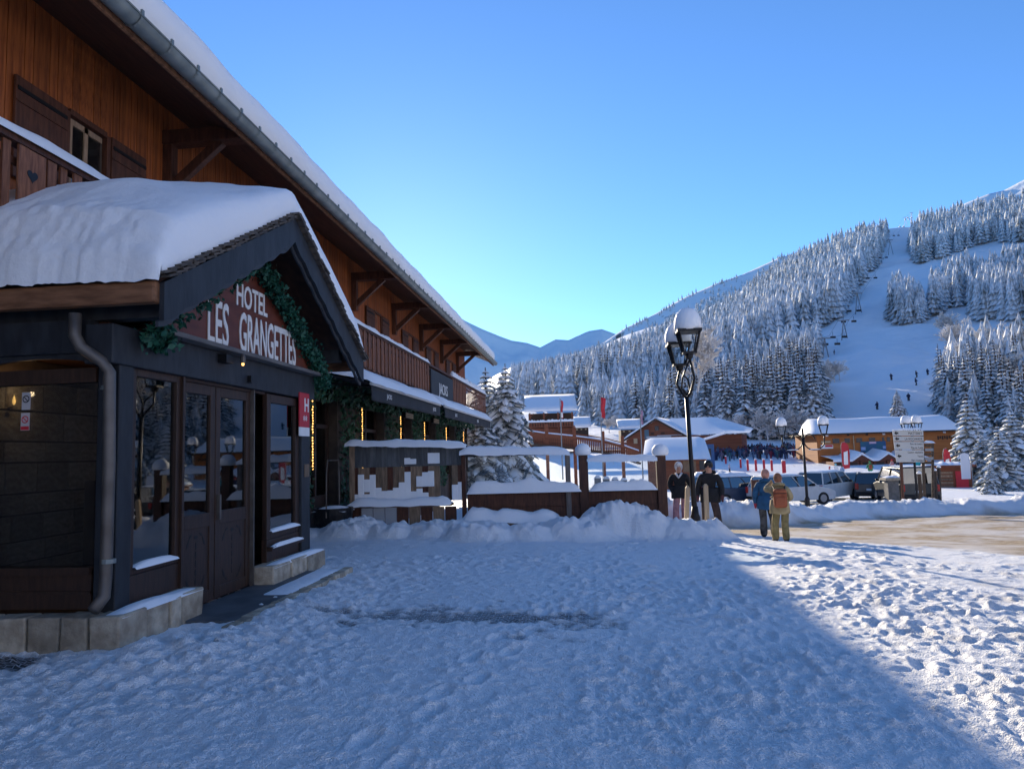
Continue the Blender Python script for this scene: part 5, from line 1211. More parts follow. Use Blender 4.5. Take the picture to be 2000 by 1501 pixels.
# stalls with wavy snow roof along its foot
ms = MB(); xs = np.linspace(fl(1602), fl(1775), 80); P = np.zeros((4, 80, 3))
wv = np.array([max(0, 1-abs(((x-fl(1655))/(fl(1703)-fl(1655))+.5) % 1-.5)*2.6) if x > fl(1632) else 0. for x in xs])
for i, (yy, dz) in enumerate(((-5.2, -.12), (-5.2, .22), (-3, .5), (-.05, .75))):
    P[i, :, 0] = xs; P[i, :, 1] = yy; P[i, :, 2] = hw-(900.5-845)*D/F+.1+wv*.95+dz
st = thing('market_stalls', 'row of low red stalls under a wavy snow roof in front of the ski building', 'stalls', (q0[0], q0[1], gzr), ang)
ms.grid(P).build('roof_snow', SNOWF, st, smooth=True)
zst = hw-(900.5-845)*D/F
for i in range(7):
    x0 = fl(1604)+i*(fl(1772)-fl(1604))/7; x1 = x0+(fl(1772)-fl(1604))/7-.15
    MB().bb(x0, x1, -5, -.1, -2, zst).build('stall', REDBOARD if i % 2 else CHR, st)
    MB().bb(x0+.3, x1-.3, -5.08, -5.02, zst-1.0, zst-.15).build('opening', CHD, st)
for c in (1655, 1703, 1751):
    MB().prism([(fl(c)-1.5, zst+.05), (fl(c)+1.5, zst+.05), (fl(c), zst+.85)], lambda u, v, w_: (u, -5.1+w_, v), .08).build('gable', REDP if 0 else REDBOARD, st)
# feather flag
def feather(label, px_, y0, y1, d, col, col2, w_=.55, name='feather_flag'):
    b_ = at(px_, y1, d=d); tp = at(px_-1, y0, d=d); z0 = min(b_[2], g1(b_[0], b_[1])); t = thing(name, label, 'flag', (b_[0], b_[1], z0), R(-10)); h = tp[2]-z0
    MB().tube([(0, 0, 0), (0, 0, h*.85), (.1, 0, h*.97), (w_*.6, 0, h)], .03, 6).build('pole', GREYP, t)
    pts = [(0.03, h*.12), (w_, h*.15), (w_*1.1, h*.6), (w_*1.0, h*.88), (w_*.55, h*.985), (.12, h*.95), (.03, h*.8)]
    c_ = MB().prism(pts, lambda u, v, k: (u, .06*math.sin(v*2)+k, v), .015).build('sail', col, t)
    if col2: MB().prism([(w_*.25, h*.25), (w_*.8, h*.27), (w_*.85, h*.7), (w_*.3, h*.66)], lambda u, v, k: (u, .06*math.sin(v*2)-.008+k, v), .006).build('emblem', col2, t)
    return t
feather('red feather flag with white print in front of the ski building', 1645, 862, 910, 92, REDP, WHITE, .9)
feather('slim green feather flag beside the blue lift hut', 1368, 873, 908, 80, mat('flag_green', (.3, .5, .2), .7), None, .4)
feather('red feather flag behind the right-hand side sign', 1843, 875, 905, 70, REDP, WHITE, .6)
# mid chalet with gable to the viewer
def gable_house(label, xl, xr, yb, ya, ye, d, depth, rz_, wall, base_y, cat='building', name='chalet', hipshift=0, over=.8, winlist=()):
    a, b_ = at(xl, yb, d=d), at(xr, yb, d=d); w_ = math.hypot(b_[0]-a[0], b_[1]-a[1]); zg = min(a[2], at((xl+xr)/2, base_y, d=d)[2])
    rz0 = math.atan2(b_[1]-a[1], b_[0]-a[0])+rz_
    t = thing(name, label, cat, (a[0], a[1], zg), rz0)
    ze = at(xl, ye, d=d)[2]-zg; za = at((xl+xr)/2, ya, d=d)[2]-zg
    MB().prism([(0, -2), (w_, -2), (w_, ze), (w_/2+hipshift, za), (0, ze)], lambda u, v, k: (u, k, v), depth).build('wall', wall, t)
    sl_ = (za-ze)/(w_/2)
    for s_ in (0, 1):
        x0, x1 = (w_/2+hipshift, -over) if s_ == 0 else (w_/2+hipshift, w_+over)
        z1 = ze-over*sl_*.8
        P = np.zeros((6, 8, 3))
        for i, u in enumerate(np.linspace(0, 1, 6)):
            for j, v in enumerate(np.linspace(-1, depth+1, 8)): P[i, j] = (x0+(x1-x0)*u, v, za+.45+(z1-za)*u-(.25 if i == 5 else 0))
        o = MB().grid(P).build('roof_snow', SNOWF, t, smooth=True); sd = o.modifiers.new('s', 'SOLIDIFY'); sd.thickness = .45; sd.offset = -1
        MB().bar((x0, -1.02, za-.02), (x1, -1.02, z1-.12), .12, .3).build('bargeboard', CHD, t)
    for (u0, u1, v0, v1, m_) in winlist:
        wn = MB().bb(u0*w_, u1*w_, -.12, -.01, v0*za, v1*za).build('window', m_, t)
    return t, w_, ze, za
t, w_, ze, za = gable_house('red brown chalet with broad snowy gable behind the lamp post', 1224, 1345, 872, 819, 858, 135, 16, R(-22), CHR, 884, winlist=((.47, .53, .66, .8, WIN), (.12, .18, .3, .45, TRIM), (.4, .45, .55, .6, CHD), (.56, .62, .55, .6, CHD), (.3, .37, .42, .7, mat('mural', (.1, .16, .2), .7))))
MB().bb(w_*.33, w_*.72, -.2, -.02, za*.42, za*.5).build('sign', mat('sign_grey', (.4, .4, .42), .6), t)
MB().bb(w_, w_+9, 1, 14, -2, ze+.3).build('wing', CHR, t)
P = np.zeros((5, 8, 3))
for i, u in enumerate(np.linspace(0, 1, 5)):
    for j, v in enumerate(np.linspace(0, 1, 8)): P[i, j] = (w_*.5+(w_*.5+10.5)*v, 13-u*13.5, ze+.45+(za-ze+.1)*(1-u)*(1-max(0, v-.55)*1.6))
MB().grid(P).build('roof_snow', SNOWF, t, smooth=True)
# blue hut beside it
q = at(1372, 890, d=100); t = thing('lift_hut', 'blue fronted lift hut with lean-to snow roof behind the lamp post', 'hut', (q[0], q[1], q[2]-1), R(-10))
MB().bb(-1.6, 1.6, 0, 4, -1, 2.6).build('wall', mat('hut_blue', (.03, .09, .22), .6), t); MB().add([(-2, -1, 2.5), (3.2, -1, 4.0), (3.2, 5, 4.0), (-2, 5, 2.5), (-2, -1, 2.8), (3.2, -1, 4.3), (3.2, 5, 4.3), (-2, 5, 2.8)], [(0, 1, 2, 3), (7, 6, 5, 4), (0, 4, 5, 1), (1, 5, 6, 2), (2, 6, 7, 3), (3, 7, 4, 0)]).build('roof_snow', SNOWF, t); MB().bb(-1.2, 1.2, -.05, 0, .8, 2).build('window', WIN, t)
# low annex with blue shaded snow roof in front
a, b_ = at(1258, 896, d=72), at(1382, 896, d=72); zb = at(1300, 897, d=72)[2]; zt = at(1300, 858, d=72)[2]; w_ = b_[0]-a[0]
t = thing('annex', 'low timber annex under one smooth blue shaded snow roof', 'building', (a[0], a[1], zb-2.2), R(-6))
MB().bb(.3, w_-.2, 1, 8, -3, 2.2).build('wall', CHR, t); MB().bb(w_*.6, w_*.8, .95, 1.0, .9, 2).build('door', WEATH, t); MB().bb(w_*.85, w_*.95, .95, 1.0, 1.1, 2).build('window', WIN, t)
P = np.array([[(w_*u+(.5-u)*.3*v, -.3+7.5*v, 2.1+(zt-zb+.15)*min(1, v*1.05)**.8+(.25 if 0 < i < 11 else 0)*(1 if v > 0 else .2)) for i, u in enumerate(np.linspace(-.02, 1.02, 12))] for v in np.linspace(0, 1, 10)])
MB().grid(P).build('roof_snow', SNOWF, t, smooth=True)
# chalet up to the left with big blue roof and balcony
a, b_ = at(1030, 838, d=150), at(1124, 838, d=150); w_ = math.hypot(b_[0]-a[0], b_[1]-a[1]); zg = a[2]-3; ze = at(1070, 806, d=150)[2]-zg; za = at(1070, 769, d=150)[2]-zg
t = thing('chalet', 'chalet with one big blue shaded snow roof slope and timber balcony above the footbridge', 'building', (a[0], a[1], zg), R(4))
MB().bb(.3, w_-.3, 1.5, 9, -1, ze).build('wall', CHD, t)
P = np.array([[(-.5+(w_+1)*u, -.6+9.5*v, ze+.3+(za-ze-.2)*v) for u in np.linspace(0, 1, 8)] for v in np.linspace(0, 1, 6)]); o = MB().grid(P).build('roof_snow', SNOWF, t, smooth=True); sd = o.modifiers.new('s', 'SOLIDIFY'); sd.thickness = .5; sd.offset = 1
for x in np.linspace(.6, w_-.6, 4): MB().bb(x-.15, x+.15, 0.2, .5, -1, ze+.1).build('post', CHR, t); MB().bar((x, .35, ze-1), (x+.8, .35, ze), .12, .12).build('brace', CHR, t)
zb_ = ze-(822-806)*150/F
bl = MB().bb(.1, w_-.1, 0, 1.4, zb_-1.3, zb_-1.1).build('balcony', CHR, t)
for i in range(18): MB().bb(.2+i*(w_-.4)/18, .2+i*(w_-.4)/18+.35, 0, .06, zb_-1.1, zb_-.25).build('picket', CHR, bl)
driftx('snow', .1, w_-.1, -.15, .25, lambda x: zb_-.2, .55, bl, 21)
for x0 in (w_*.3, w_*.55): MB().bb(x0, x0+1.3, 1.4, 1.49, zb_-3.2, zb_-1.7).build('window', WIN, t)
MB().bb(.3, w_-.3, .8, 1.5, zb_-3.6, zb_-1.4).build('lower_wall', CHR, t)
# small roofs further back
def smallhouse(label, xl, xr, yr, ye, yb, d):
    a, b_ = at(xl, yb, d=d), at(xr, yb, d=d); w_ = b_[0]-a[0]; zg = a[2]; ze = at(xl, ye, d=d)[2]-zg; za = at(xl, yr, d=d)[2]-zg
    t = thing('chalet', label, 'building', (a[0], a[1], zg), R(2)); MB().bb(.3, w_-.3, 1, 8, -4, ze).build('wall', CHD, t)
    for k in range(3): MB().bb(w_*(.15+.28*k), w_*(.15+.28*k)+w_*.1, .93, .99, ze*.35, ze*.75).build('window', TRIM, t)
    P = np.array([[(-.4+(w_+.8)*u, -.4+5*v, ze+.2+(za-ze)*v) for u in np.linspace(0, 1, 6)] for v in np.linspace(0, 1, 5)]); o = MB().grid(P).build('roof_snow', SNOWF, t, smooth=True); sd = o.modifiers.new('s', 'SOLIDIFY'); sd.thickness = .5; sd.offset = 1
smallhouse('small chalet with plain blue roof left of the red brown gable', 1211, 1252, 822, 839, 846, 170)
smallhouse('tiny chalet roof between the footbridge and the forest', 1121, 1152, 817, 835, 842, 185)
smallhouse('tiny chalet high on the forest edge behind the flagpoles', 1241, 1268, 794, 803, 812, 230)
# footbridge descending to the right
DB = 88.
t = thing('footbridge', 'long timber footbridge with picket parapet sloping down behind the terrace', 'bridge', (0, 0, 0))
def br_(x): return np.interp(x, [1000, 1050, 1140, 1200, 1248], [838, 847, 856, 866, 883])
for k in range(8):
    xa_, xb_ = 1000+k*31, 1000+(k+1)*31; a = at(xa_, br_(xa_), d=DB); b_ = at(xb_, br_(xb_), d=DB)
    MB().bar(a, b_, .35, .3).build('top_beam', CHR, t); MB().bar(a-(0, 0, 1.35), b_-(0, 0, 1.35), 1.8, .25).build('deck', CHD, t)
    P = np.array([[(a+(b_-a)*u)+np.array([0, v*.4-.2, .16+.16*(1-abs(v*2-1)**2)]) for u in np.linspace(0, 1, 4)] for v in np.linspace(0, 1, 5)]); MB().grid(P).build('snow', SNOWF, t, smooth=True)
    MB().bar(a+(0, 1.8, .5), b_+(0, 1.8, .5), .12, .12).build('handrail', CHR, t)
pkm = MB().bb(-.09, .09, -.04, .04, -1.15, 0).build('picket', CHR, t).data; [bpy.data.objects.remove(o) for o in list(t.children) if o.name.startswith('picket')]
for x in np.arange(1036, 1246, 3.6): p = at(x, br_(x), d=DB-.02); inst('picket', pkm, t, p+np.array([0, -.1, -.12]))
for x in (1068, 1122, 1178, 1216): p = at(x, br_(x), d=DB); MB().bb(p[0]-.2, p[0]+.2, p[1]-.25, p[1]+.15, p[2]-6, p[2]+1.3).build('post', CHR, t)
# flagpoles
for (x, yt, yb, c1, wh) in ((1097, 777, 868, REDP, 'left flagpole with a furled red and white flag'), (1176, 771, 876, REDP, 'middle flagpole with a hanging red flag'), (1253, 796, 870, mat('flag_faded', (.4, .25, .35), .7), 'right flagpole with a faded furled flag')):
    b_ = at(x, yb, d=62); tp = at(x-1, yt, d=62); h = tp[2]-b_[2]; t = thing('flagpole', wh, 'flagpole', b_, group='flagpoles by the footbridge')
    MB().tube([(0, 0, -3), (0, 0, h)], [.06, .035], 8).build('pole', GREYP, t); MB().lathe([(.02, h), (.07, h+.06), (.02, h+.12)], 8).build('finial', WHITE, t)
    fw = .2 if x != 1176 else .42; hh = h*.38
    P = np.array([[(.05+fw*u*(1-.3*v)+.03*math.sin(v*9), .06*math.sin(u*7+v*5), h-.15-hh*v-.1*u) for u in np.linspace(0, 1, 6)] for v in np.linspace(0, 1, 12)]); o = MB().grid(P).build('flag', c1, t, smooth=True); sd = o.modifiers.new('s', 'SOLIDIFY'); sd.thickness = .01
    if x == 1097: MB().bb(.06, .2, -.1, .1, h-.15-hh, h-.15-hh*.7).build('flag_band', WHITE, t)
# red padded posts of the nursery slope
for i, (x, yb, yt, wd) in enumerate(((1418, 906, 893, .45), (1447, 914, 896, .45), (1461, 919, 897, .5), (1477, 920, 897, .5), (1493, 922, 897, .5), (1508, 920, 898, .5), (1532, 927, 899, .8))):
    p, d = onground(x, yb); h = max(1.2, (yb-yt)*d/F)
    t = thing('padded_post', 'thick red padded post with snow cap on the piste' if i == 6 else 'red padded post with snow cap in the row on the piste', 'post', p, group=None if i == 6 else 'red padded posts on the piste')
    r_ = wd*.5*.62
    MB().lathe([(r_, .05), (r_, h-.1), (r_*.8, h)], 10).build('pad', REDP, t, smooth=False); MB().lathe([(r_*.95, h-.02), (r_, h+.06), (r_*.5, h+.16), (.01, h+.18)], 10).build('snow_cap', SNOWF, t, smooth=True)
# cluttered stall corner on the right: slatted stand, ladder, red stall with snow roof, white sail banner
q = at(1858, 960, d=60); t = thing('wooden_stall', 'red and brown wooden stall with slatted front on the right of the signs', 'stall', (q[0], q[1], q[2]), R(-20))
zt = at(1858, 893, d=60)[2]-q[2]
MB().bb(-1.6, 1.6, 0, 2.5, -.8, zt*.72).build('wall', CHR, t)
for k in range(6): MB().bb(-1.55, .2, -.08, -.02, .1+k*.28, .28+k*.28).build('slat', WEATH, t)
MB().bb(-1.9, 1.9, -.5, 2.8, zt*.72, zt*.78).build('roof', REDBOARD, t); driftx('snow', -1.9, 1.0, -.5, 2.8, lambda x: zt*.78, .3, t, 33); MB().bb(.4, 1.3, -.1, -.02, .2, zt*.6).build('panel', REDP, t)
q = at(1888, 935, d=58); t = thing('sail_banner', 'upright white rounded banner beside the wooden stall', 'banner', q, R(-15)); zt = at(1888, 884, d=58)[2]-q[2]
MB().prism([(-.35, 0), (.3, 0), (.35, zt*.5), (.3, zt*.95), (0, zt), (-.3, zt*.95)], lambda u, v, k: (u, k, v), .03).build('sail', mat('banner_white', (.62, .64, .7), .6), t); MB().tube([(.42, 0, -1), (.42, 0, zt)], .04, 6).build('pole', GREYP, t)
for i, x in enumerate((1800, 1829, 1836)):
    q = at(x, 985, d=34+i*3); zt = at(x, 925-i*6, d=34+i*3)[2]-q[2]; t = thing('timber_post', ('dark timber post left of the side sign', 'dark timber post right of the side sign', 'leaning dark post before the wooden stall')[i], 'post', q); MB().tube([(0, 0, -.3), (.05*i, 0, zt)], .09, 8).build('shaft', BARK, t); MB().lathe([(.1, zt), (.11, zt+.06), (.02, zt+.14)], 8, (.05*i, 0, 0)).build('snow_cap', SNOWF, t, smooth=True)
# lift towers with cable and chairs on the run
tw = [(1613, 700, 660, 330), (1650, 665, 625, 430), (1677, 610, 572, 560), (1740, 498, 468, 840), (1769, 440, 424, 985), (1781, 432, 415, 1010)]
tops = []
def hillpoint(x, y):
    r_ = ray(x, y); a = math.atan2(r_[0], r_[1]); hz = math.hypot(r_[0], r_[1]); ds = np.linspace(170, 1150, 1500)/hz
    zz = CAM[2]+r_[2]*ds; hh = hill(np.full_like(ds, a), ds*hz); k = np.argmax(zz < hh)
    if not (zz < hh).any(): k = len(ds)-1
    return CAM+r_*ds[k], ds[k]
for i, (x, yb, yt, dd) in enumerate(tw):
    p, d = hillpoint(x, yb); h = (yb-yt)*d/F; t = thing('lift_tower', ('lowest steel chairlift tower at the corner of the lower wood', 'second steel chairlift tower up the ski run', 'third steel chairlift tower up the ski run', 'fourth steel chairlift tower, high on the narrow part of the run', 'steel chairlift tower just below the crest', 'topmost steel chairlift tower on the crest')[i], 'lift tower', p, group='chairlift towers on the run')
    MB().bar((-h*.16, 0, -1), (0, 0, h), .35, .35).bar((h*.16, 0, -1), (0, 0, h), .35, .35).build('legs', GREYP, t); MB().bar((-2.6, 0, h), (2.6, 0, h), .4, .5).build('crossarm', GREYP, t); tops.append(p+np.array([0, 0, h]))
for s_ in (-2.4, 2.4):
    cb_ = MB()
    for a, b_ in zip(tops[:-1], tops[1:]): cb_.tube([a+(s_, 0, 0), (a+b_)/2+(s_, 0, -3), b_+(s_, 0, 0)], .06, 4)
    tag(cb_.build('lift_cable', BLACK), 'thin chairlift cable running up the ski slope', 'cable', 'chairlift cables')
k = 0
for a, b_ in zip(tops[:-1], tops[1:]):
    for f_ in (.3, .68):
        for s_ in (-2.4, 2.4):
            p = a+(b_-a)*f_+np.array([s_, 0, -12*f_*(1-f_)]); t = thing('lift_chair', 'dark chair hanging from the chairlift cable', 'lift chair', p, group='chairs on the lift')
            MB().bar((0, 0, 0), (0, 0, -2), .12, .12).bb(-1.1, 1.1, -.3, .3, -2.9, -2.0).build('seat', BLACK, t)
for i, (x, y) in enumerate(((1741, 742), (1790, 737), (1789, 752), (1812, 733), (1775, 783), (1714, 800), (1630, 692))):
    p, d = hillpoint(x, y); person(('dark clad skier descending the run', 'skier in dark clothes on the lower run')[i % 2], p, 2.0, R(40*i), cloth('navy', 0), cloth('blackpants', 0), BOOT, cloth('black', 0), 'helmet', 'ski', 0, (), headmat=BLACK, group='skiers on the run')
# ------------------------------------------------------------------ trees
def spruce(seed, h, r, levels, nb, snowy=1.):
    r_ = np.random.default_rng(seed); cV = []; cF = []; sV = []; sF = []
    for li in range(levels):
        u = li/(levels-1); z0 = h*(.1+.86*u**.92); L0 = r*(1-u)**.8*(1-.15*r_.random())+.06*r
        n_ = max(4, int(nb*(1-.45*u)))
        for k in range(n_):
            a = 2*math.pi*(k+r_.uniform(-.35, .35))/n_+li*1.3; L = L0*r_.uniform(.72, 1.12); d = np.array([math.cos(a), math.sin(a), 0]); s_ = np.array([-d[1], d[0], 0])
            droop = L*r_.uniform(.45, .85)*(1-.35*u); lift = L*.12
            wd = L*r_.uniform(.16, .24)+.03*r; pts = []; sg = 4
            for i in range(sg+1):
                q = i/sg; pts.append((d*L*q+np.array([0, 0, z0+lift*q-droop*q*q]), wd*math.sin(math.pi*min(.97, q*.86+.1))))
            b0 = len(cV)
            for p, w_ in pts: cV += [p-s_*w_-np.array([0, 0, w_*.55]), p, p+s_*w_-np.array([0, 0, w_*.55])]
            for i in range(sg):
                for j in (0, 1): cF.append((b0+i*3+j, b0+i*3+j+1, b0+i*3+j+4, b0+i*3+j+3))
            for i in range(5):                                  # hanging side sprays
                q = r_.uniform(.25, 1); p = d*L*q+np.array([0, 0, z0+lift*q-droop*q*q]); sd = s_*r_.choice((-1, 1)); e = p+sd*wd*1.5+d*wd*.7-np.array([0, 0, wd*r_.uniform(.6, 1.4)]); b1 = len(cV)
                cV += [p-d*wd*.4, p+d*wd*.4, e+d*wd*.15, e-d*wd*.15]; cF.append((b1, b1+1, b1+2, b1+3))
            if r_.random() < .92*snowy:
                b0 = len(sV); th = wd*.34+.02*r
                q0 = r_.uniform(.1, .3)
                for i in range(sg+1):
                    q = q0+(1-q0)*i/sg; p = d*L*q+np.array([0, 0, z0+lift*q-droop*q*q]); w_ = wd*.95*math.sin(math.pi*min(.96, q*.86+.1))*r_.uniform(.75, 1.15)
                    sV += [p-s_*w_-np.array([0, 0, w_*.5-.01*r]), p+np.array([0, 0, th]), p+s_*w_-np.array([0, 0, w_*.5-.01*r])]
                for i in range(sg):
                    for j in (0, 1): sF.append((b0+i*3+j, b0+i*3+j+1, b0+i*3+j+4, b0+i*3+j+3))
    trunk = MB().tube([(0, 0, -.5), (0, 0, h*.4), (0, 0, h)], [h*.028, h*.018, h*.003], 7)
    return trunk, np.array(cV), np.array(cF), np.array(sV), np.array(sF)
def make_spruce(seed, h, r, levels, nb, snowy=1.):
    tr, cV, cF, sV, sF = spruce(seed, h, r, levels, nb, snowy)
    root = thing('spruce_tree', 'x', 'tree'); tr.build('trunk', BARK, root); npmesh('crown', cV, cF, NEEDLE, root, smooth=False); npmesh('branch_snow', sV, sF, SNOWF, root, smooth=False)
    return root
protos = [make_spruce(200+i, 1., .23+.04*i, 19+i*2, 11) for i in range(4)]
used = [False]*4
def plant(x, y_top, y_base, d, label, v=0, group=None, wide=1., zg=None, p=None):
    o = protos[v]
    if used[v]: o = copy_tree(protos[v])
    used[v] = True
    b_ = at(x, y_base, d=d) if p is None else p
    h = (y_base-y_top)*d/F
    if zg is not None: h += b_[2]-zg; b_[2] = zg
    o.location = tuple(b_); o.scale = (h*wide, h*wide, h); o.rotation_euler = (0, 0, (x*.37) % 6.28)
    tag(o, label, 'tree', group); 
    if group is None and 'group' in o: del o['group']
    return o
plant(991, 708, 878, 46, 'tall snow laden spruce beyond the hotel end wall', 2, None, 1.0, zg=-.4)
plant(936, 790, 880, 44.5, 'shorter snow laden spruce half hidden by the awning end', 3, None, 1.35, zg=-.4)
plant(952, 716, 880, 52, 'slim snow laden spruce behind the shorter one by the hotel', 1, None, 1.3, zg=-.4)
plant(983, 900, 962, 21.5, 'small snow dusted fir growing in the terrace planter', 0, None, 1.5)
plant(1755, 761, 812, 125, 'lone small spruce standing behind the ski building roof', 1, None, 1.25)
for i, (x, yt, yb, d, lab) in enumerate([(1903, 768, 945, 78, 'large snow laden spruce right of the ski building'), (1962, 828, 985, 52, 'broad snow smothered spruce on the right behind the bank'), (1992, 800, 985, 60, 'tall snow smothered spruce at the far right behind the bank'), (1926, 850, 965, 62, 'snow smothered spruce between the two larger ones on the right'), (2040, 760, 985, 60, 'snow smothered spruce past the right-hand spruces'), (1940, 905, 985, 46, 'low snow smothered spruce behind the ploughed bank')]):
    plant(x, yt, yb, d, lab, i % 4, 'snow laden spruces right of the slope', 1.35)
# forest regions as picture outlines projected on the hillside
REG = {
 'A': ('snowy spruce in the big forest left of the ski run', [(1330, 640), (1420, 600), (1500, 545), (1560, 508), (1620, 482), (1680, 462), (1738, 452), (1735, 470), (1712, 520), (1690, 545), (1660, 590), (1640, 625), (1600, 640), (1535, 668), (1500, 690), (1400, 740), (1300, 770), (1200, 790), (1000, 800), (1000, 740), (1100, 725), (1200, 690)]),
 'B': ('snowy spruce in the lower wood beside the ski run', [(1500, 690), (1560, 665), (1600, 650), (1606, 690), (1596, 740), (1606, 765), (1604, 800), (1604, 855), (1540, 862), (1450, 858), (1380, 850), (1260, 836), (1140, 830), (1140, 790), (1300, 770), (1400, 740)]),
 'C': ('snowy spruce in the upper right forest under the summit', [(1780, 470), (1800, 440), (1850, 430), (1920, 418), (2010, 402), (2060, 400), (2060, 470), (2000, 474), (1940, 474), (1898, 484), (1846, 504), (1795, 516), (1778, 512)]),
 'D': ('snowy spruce in the wood right of the ski run', [(1736, 580), (1760, 545), (1790, 570), (1815, 590), (1826, 550), (1862, 520), (1895, 505), (1915, 530), (1940, 505), (2000, 500), (2060, 500), (2060, 640), (2000, 628), (1905, 628), (1895, 596), (1846, 606), (1794, 634), (1750, 640), (1734, 612)]),
 'E': ('snowy spruce on the steep bank above the ski building', [(1850, 670), (1890, 655), (2010, 640), (2060, 640), (2060, 900), (2000, 890), (1910, 850), (1835, 812), (1850, 770), (1836, 745), (1850, 710)]),
 'F': ('snowy spruce outside the view', [(2070, 450), (2400, 420), (2400, 900), (2070, 900)])}
def inside(poly, x, y):
    c = False; j = len(poly)-1
    for i in range(len(poly)):
        if (poly[i][1] > y) != (poly[j][1] > y) and x < (poly[j][0]-poly[i][0])*(y-poly[i][1])/(poly[j][1]-poly[i][1])+poly[i][0]: c = not c
        j = i
    return c
r_ = np.random.default_rng(12); pts = []
for key, (lab, poly) in REG.items():
    xs = [p[0] for p in poly]; ys = [p[1] for p in poly]; cnt = 0
    area = .5*abs(sum(poly[i][0]*poly[(i+1) % len(poly)][1]-poly[(i+1) % len(poly)][0]*poly[i][1] for i in range(len(poly))))
    N = int(area/{'A': 26, 'B': 60, 'C': 28, 'D': 42, 'E': 170, 'F': 150}[key]); tries = 0
    while cnt < N and tries < N*8:
        tries += 1; x, y = r_.uniform(min(xs), max(xs)), r_.uniform(min(ys), max(ys))
        if inside(poly, x, y) and inside(poly, x, y-{'D': 36, 'E': 52, 'B': 30 if x > 1490 else 0}.get(key, 0)):
            pts.append((key, x, y)); cnt += 1
def hill_many(P2):
    out = []
    for key, x, y in P2:
        rv = ray(x, y); hz = math.hypot(rv[0], rv[1]); a = math.atan2(rv[0], rv[1]); lo_, hi_ = 165., float(hillR(a))+5
        rs_ = np.linspace(lo_, hi_, 220); zz = CAM[2]+rv[2]*rs_/hz; hh = hill(np.full_like(rs_, a), rs_); k = int(np.argmax(zz < hh))
        if not (zz < hh).any(): k = 219
        out.append((rs_[k]*math.sin(a), rs_[k]*math.cos(a), float(hh[k]), rs_[k]))
    return np.array(out)
HP = hill_many(pts)
hts = r_.uniform(15, 25, len(pts))*np.where(np.array([p[0] for p in pts]) == 'E', .62, np.where(np.array([p[0] for p in pts]) == 'B', .72, np.where(np.array([p[0] for p in pts]) == 'D', .82, 1.)))
size = hts/HP[:, 3]; keys = np.array([p[0] for p in pts]); order = np.argsort(-size*(keys != 'F')); near = set(order[:280].tolist())
print('FOREST', len(pts), 'near min px', size[order[279]]*F)
FT = bpy.data.materials.new('distant_snowy_spruce'); FT.use_nodes = True
n = FT.node_tree.nodes; l = FT.node_tree.links; b = n['Principled BSDF']; b.inputs['Roughness'].default_value = .85; b.inputs['Specular IOR Level'].default_value = .1
tc = n.new('ShaderNodeTexCoord'); aa = n.new('ShaderNodeAttribute'); aa.attribute_name = 'snow'
mm = n.new('ShaderNodeMath'); mm.operation = 'MULTIPLY_ADD'; mm.inputs[1].default_value = .9; l.new(noise(.35, 4), mm.inputs[0]); l.new(aa.outputs['Fac'], mm.inputs[2])
c = mixc(ramp(mm.outputs[0], .36, .88), (.05, .064, .058), (.82, .84, .86)); l.new(c, b.inputs['Base Color'])
def far_template(seed, lev, pn):
    q = np.random.default_rng(seed); V = []; Fc = []; Sn = []
    for i in range(lev):
        u = i/lev; z = .06+.9*u; rad = .2*(1-u)**.85+.012; hh = .94/lev*1.9; off = q.uniform(0, 6.28); c0 = len(V)
        V.append((0, 0, min(1, z+hh))); Sn.append(.55)
        for k in range(pn*2):
            a = off+math.pi*k/pn; rr_ = rad*(q.uniform(.85, 1.2) if k % 2 == 0 else q.uniform(.45, .65)); V.append((rr_*math.cos(a), rr_*math.sin(a), z-(.02 if k % 2 == 0 else -.015)*q.uniform(.6, 1.6))); Sn.append(.38 if k % 2 == 0 else .05)
        for k in range(pn*2): Fc.append((c0, c0+1+k, c0+1+(k+1) % (pn*2)))
    return np.array(V), np.array(Fc), np.array(Sn)
TM = [far_template(300+i, 7+i % 2, 6) for i in range(5)]
bV = []; bF = []; bS = []; off = 0
for i in range(len(pts)):
    if i in near: continue
    V, Fc, Sn = TM[i % 5]; a = r_.uniform(0, 6.28); ca, sa = math.cos(a), math.sin(a); w_ = hts[i]*r_.uniform(.8, 1.15)
    q = np.stack([(V[:, 0]*ca-V[:, 1]*sa)*w_, (V[:, 0]*sa+V[:, 1]*ca)*w_, V[:, 2]*hts[i]-.6], -1)+HP[i, :3]
    bV.append(q); bF.append(Fc+off); bS.append(Sn+r_.uniform(-.12, .12)); off += len(V)
fo = npmesh('forest', np.vstack(bV), np.vstack(bF), FT, smooth=False, attrs={'snow': np.concatenate(bS)})
tag(fo, 'distant snow dusted spruce forest covering the hillsides', 'forest', kind='stuff')
# sparse trees and scrub on the far rocky ridge
rg_ = [o for o in bpy.data.objects if o.name.startswith('mountain') and 'wooded' in o.get('label', '')][0]
vv = np.array([v.co for v in rg_.data.vertices]).reshape(260, 70, 3); bV = []; bF = []; bS = []; off = 0
TR = [far_template(330+i, 3, 4) for i in range(4)]
for i in range(7000):
    a_ = r_.integers(5, 255); u_ = int(np.clip(r_.normal(27, 10), 2, 42))
    if r_.random() < (u_/44)**2*.8 or perlin(np.array([a_/9.]), np.array([u_/5.]), 7)[0] < -.12: continue
    p_ = vv[a_, u_]*r_.uniform(.4, .6)+vv[a_, u_+1]*.5; p_ = vv[a_, u_]+(vv[a_+1, u_+1]-vv[a_, u_])*r_.random(); V, Fc, Sn = TR[i % 4]; h = r_.uniform(9, 19)
    bV.append(V*h+p_); bF.append(Fc+off); bS.append(Sn); off += len(V)
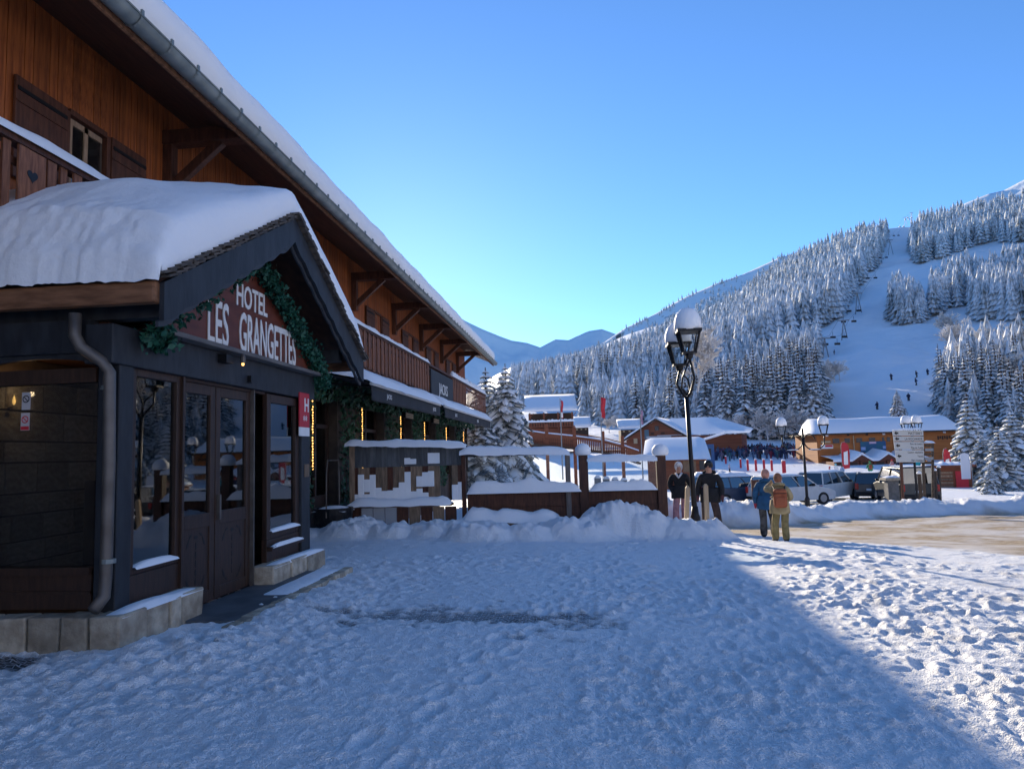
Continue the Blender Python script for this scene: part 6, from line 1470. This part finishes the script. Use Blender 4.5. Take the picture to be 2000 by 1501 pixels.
tag(npmesh('forest', np.vstack(bV), np.vstack(bF), FT, smooth=False, attrs={'snow': np.concatenate(bS)}), 'thin far wood on the rocky ridge behind the slope', 'forest', kind='stuff')
# the trees that show largest are single objects sharing four meshes with crown and snow
midp = []
for i in range(3):
    tr, cV, cF, sV, sF = spruce(400+i, 1., .165+.02*i, 17, 7, .8)
    nv = len(cV); kk = len(tr.v)
    tv = np.array(tr.v); tf = np.array([f for f in tr.f if len(f) == 4])
    me = npmesh('spruce_tree', np.vstack([cV, sV, tv]), np.vstack([cF, sF+nv, tf+nv+len(sV)]), [NEEDLE, SNOWF, BARK], smooth=False).data
    mi = np.zeros(len(me.polygons), np.int32); mi[len(cF):] = 1; mi[len(cF)+len(sF):] = 2; me.polygons.foreach_set('material_index', mi)
    midp.append(me); bpy.data.objects.remove([o for o in bpy.data.objects if o.data == me][0])
grp = {'A': 'spruces at the edge of the big forest', 'B': 'spruces of the lower wood', 'C': 'spruces of the upper right forest', 'D': 'spruces right of the run', 'E': 'spruces on the steep bank'}
for i in near:
    k = pts[i][0]; o = bpy.data.objects.new('spruce_tree', midp[i % 3]); COL.objects.link(o); o.location = tuple(HP[i, :3]-np.array([0, 0, .4])); h = float(hts[i]); o.scale = (h*(.9+.4*((i*.618) % 1)),)*2+(h,); o.rotation_euler = (0, 0, i*1.7)
    tag(o, REG[k][0], 'tree', grp[k])
# frosted leafless trees and bushes
fro = []
for i in range(3):
    V, Fc = frosted(500+i); o = npmesh('frosted_tree', V, Fc, FROST, smooth=False); fro.append(o.data); bpy.data.objects.remove(o)
FL = [(1868, 700, 90, 'frosted leafless tree on the bank edge above the run'), (1858, 665, 70, 'x'), (1880, 750, 95, 'x'), (1850, 790, 80, 'x'), (1985, 790, 130, 'x'), (1960, 760, 110, 'x'), (1990, 720, 110, 'x'), (1630, 745, 55, 'x'), (1618, 760, 60, 'x'), (1640, 742, 45, 'x'), (1500, 862, 80, 'x'), (1530, 865, 70, 'x'), (1455, 858, 70, 'x'), (1562, 868, 90, 'x'), (1440, 852, 50, 'x'), (1310, 832, 45, 'x'), (1285, 826, 36, 'x'), (1205, 838, 34, 'x'), (1190, 845, 40, 'x'), (1590, 862, 70, 'x'), (1915, 720, 90, 'x'), (1940, 700, 80, 'x'), (1870, 820, 70, 'x'), (1900, 800, 80, 'x')]
for i, (x, y, hp, lab) in enumerate(FL):
    p, d = hillpoint(x, y); h = hp*d/F; o = bpy.data.objects.new('frosted_tree', fro[i % 3]); COL.objects.link(o); o.location = tuple(p-np.array([0, 0, .3])); o.scale = (h*1.15, h*1.15, h); o.rotation_euler = (0, 0, i*2.1)
    side = 'right' if x > 1700 else 'left'
    tag(o, 'pale frosted leafless tree '+('on the bank right of the ski run' if x > 1700 else 'at the foot of the wood left of the ski run'), 'tree', 'frosted trees '+side+' of the run')
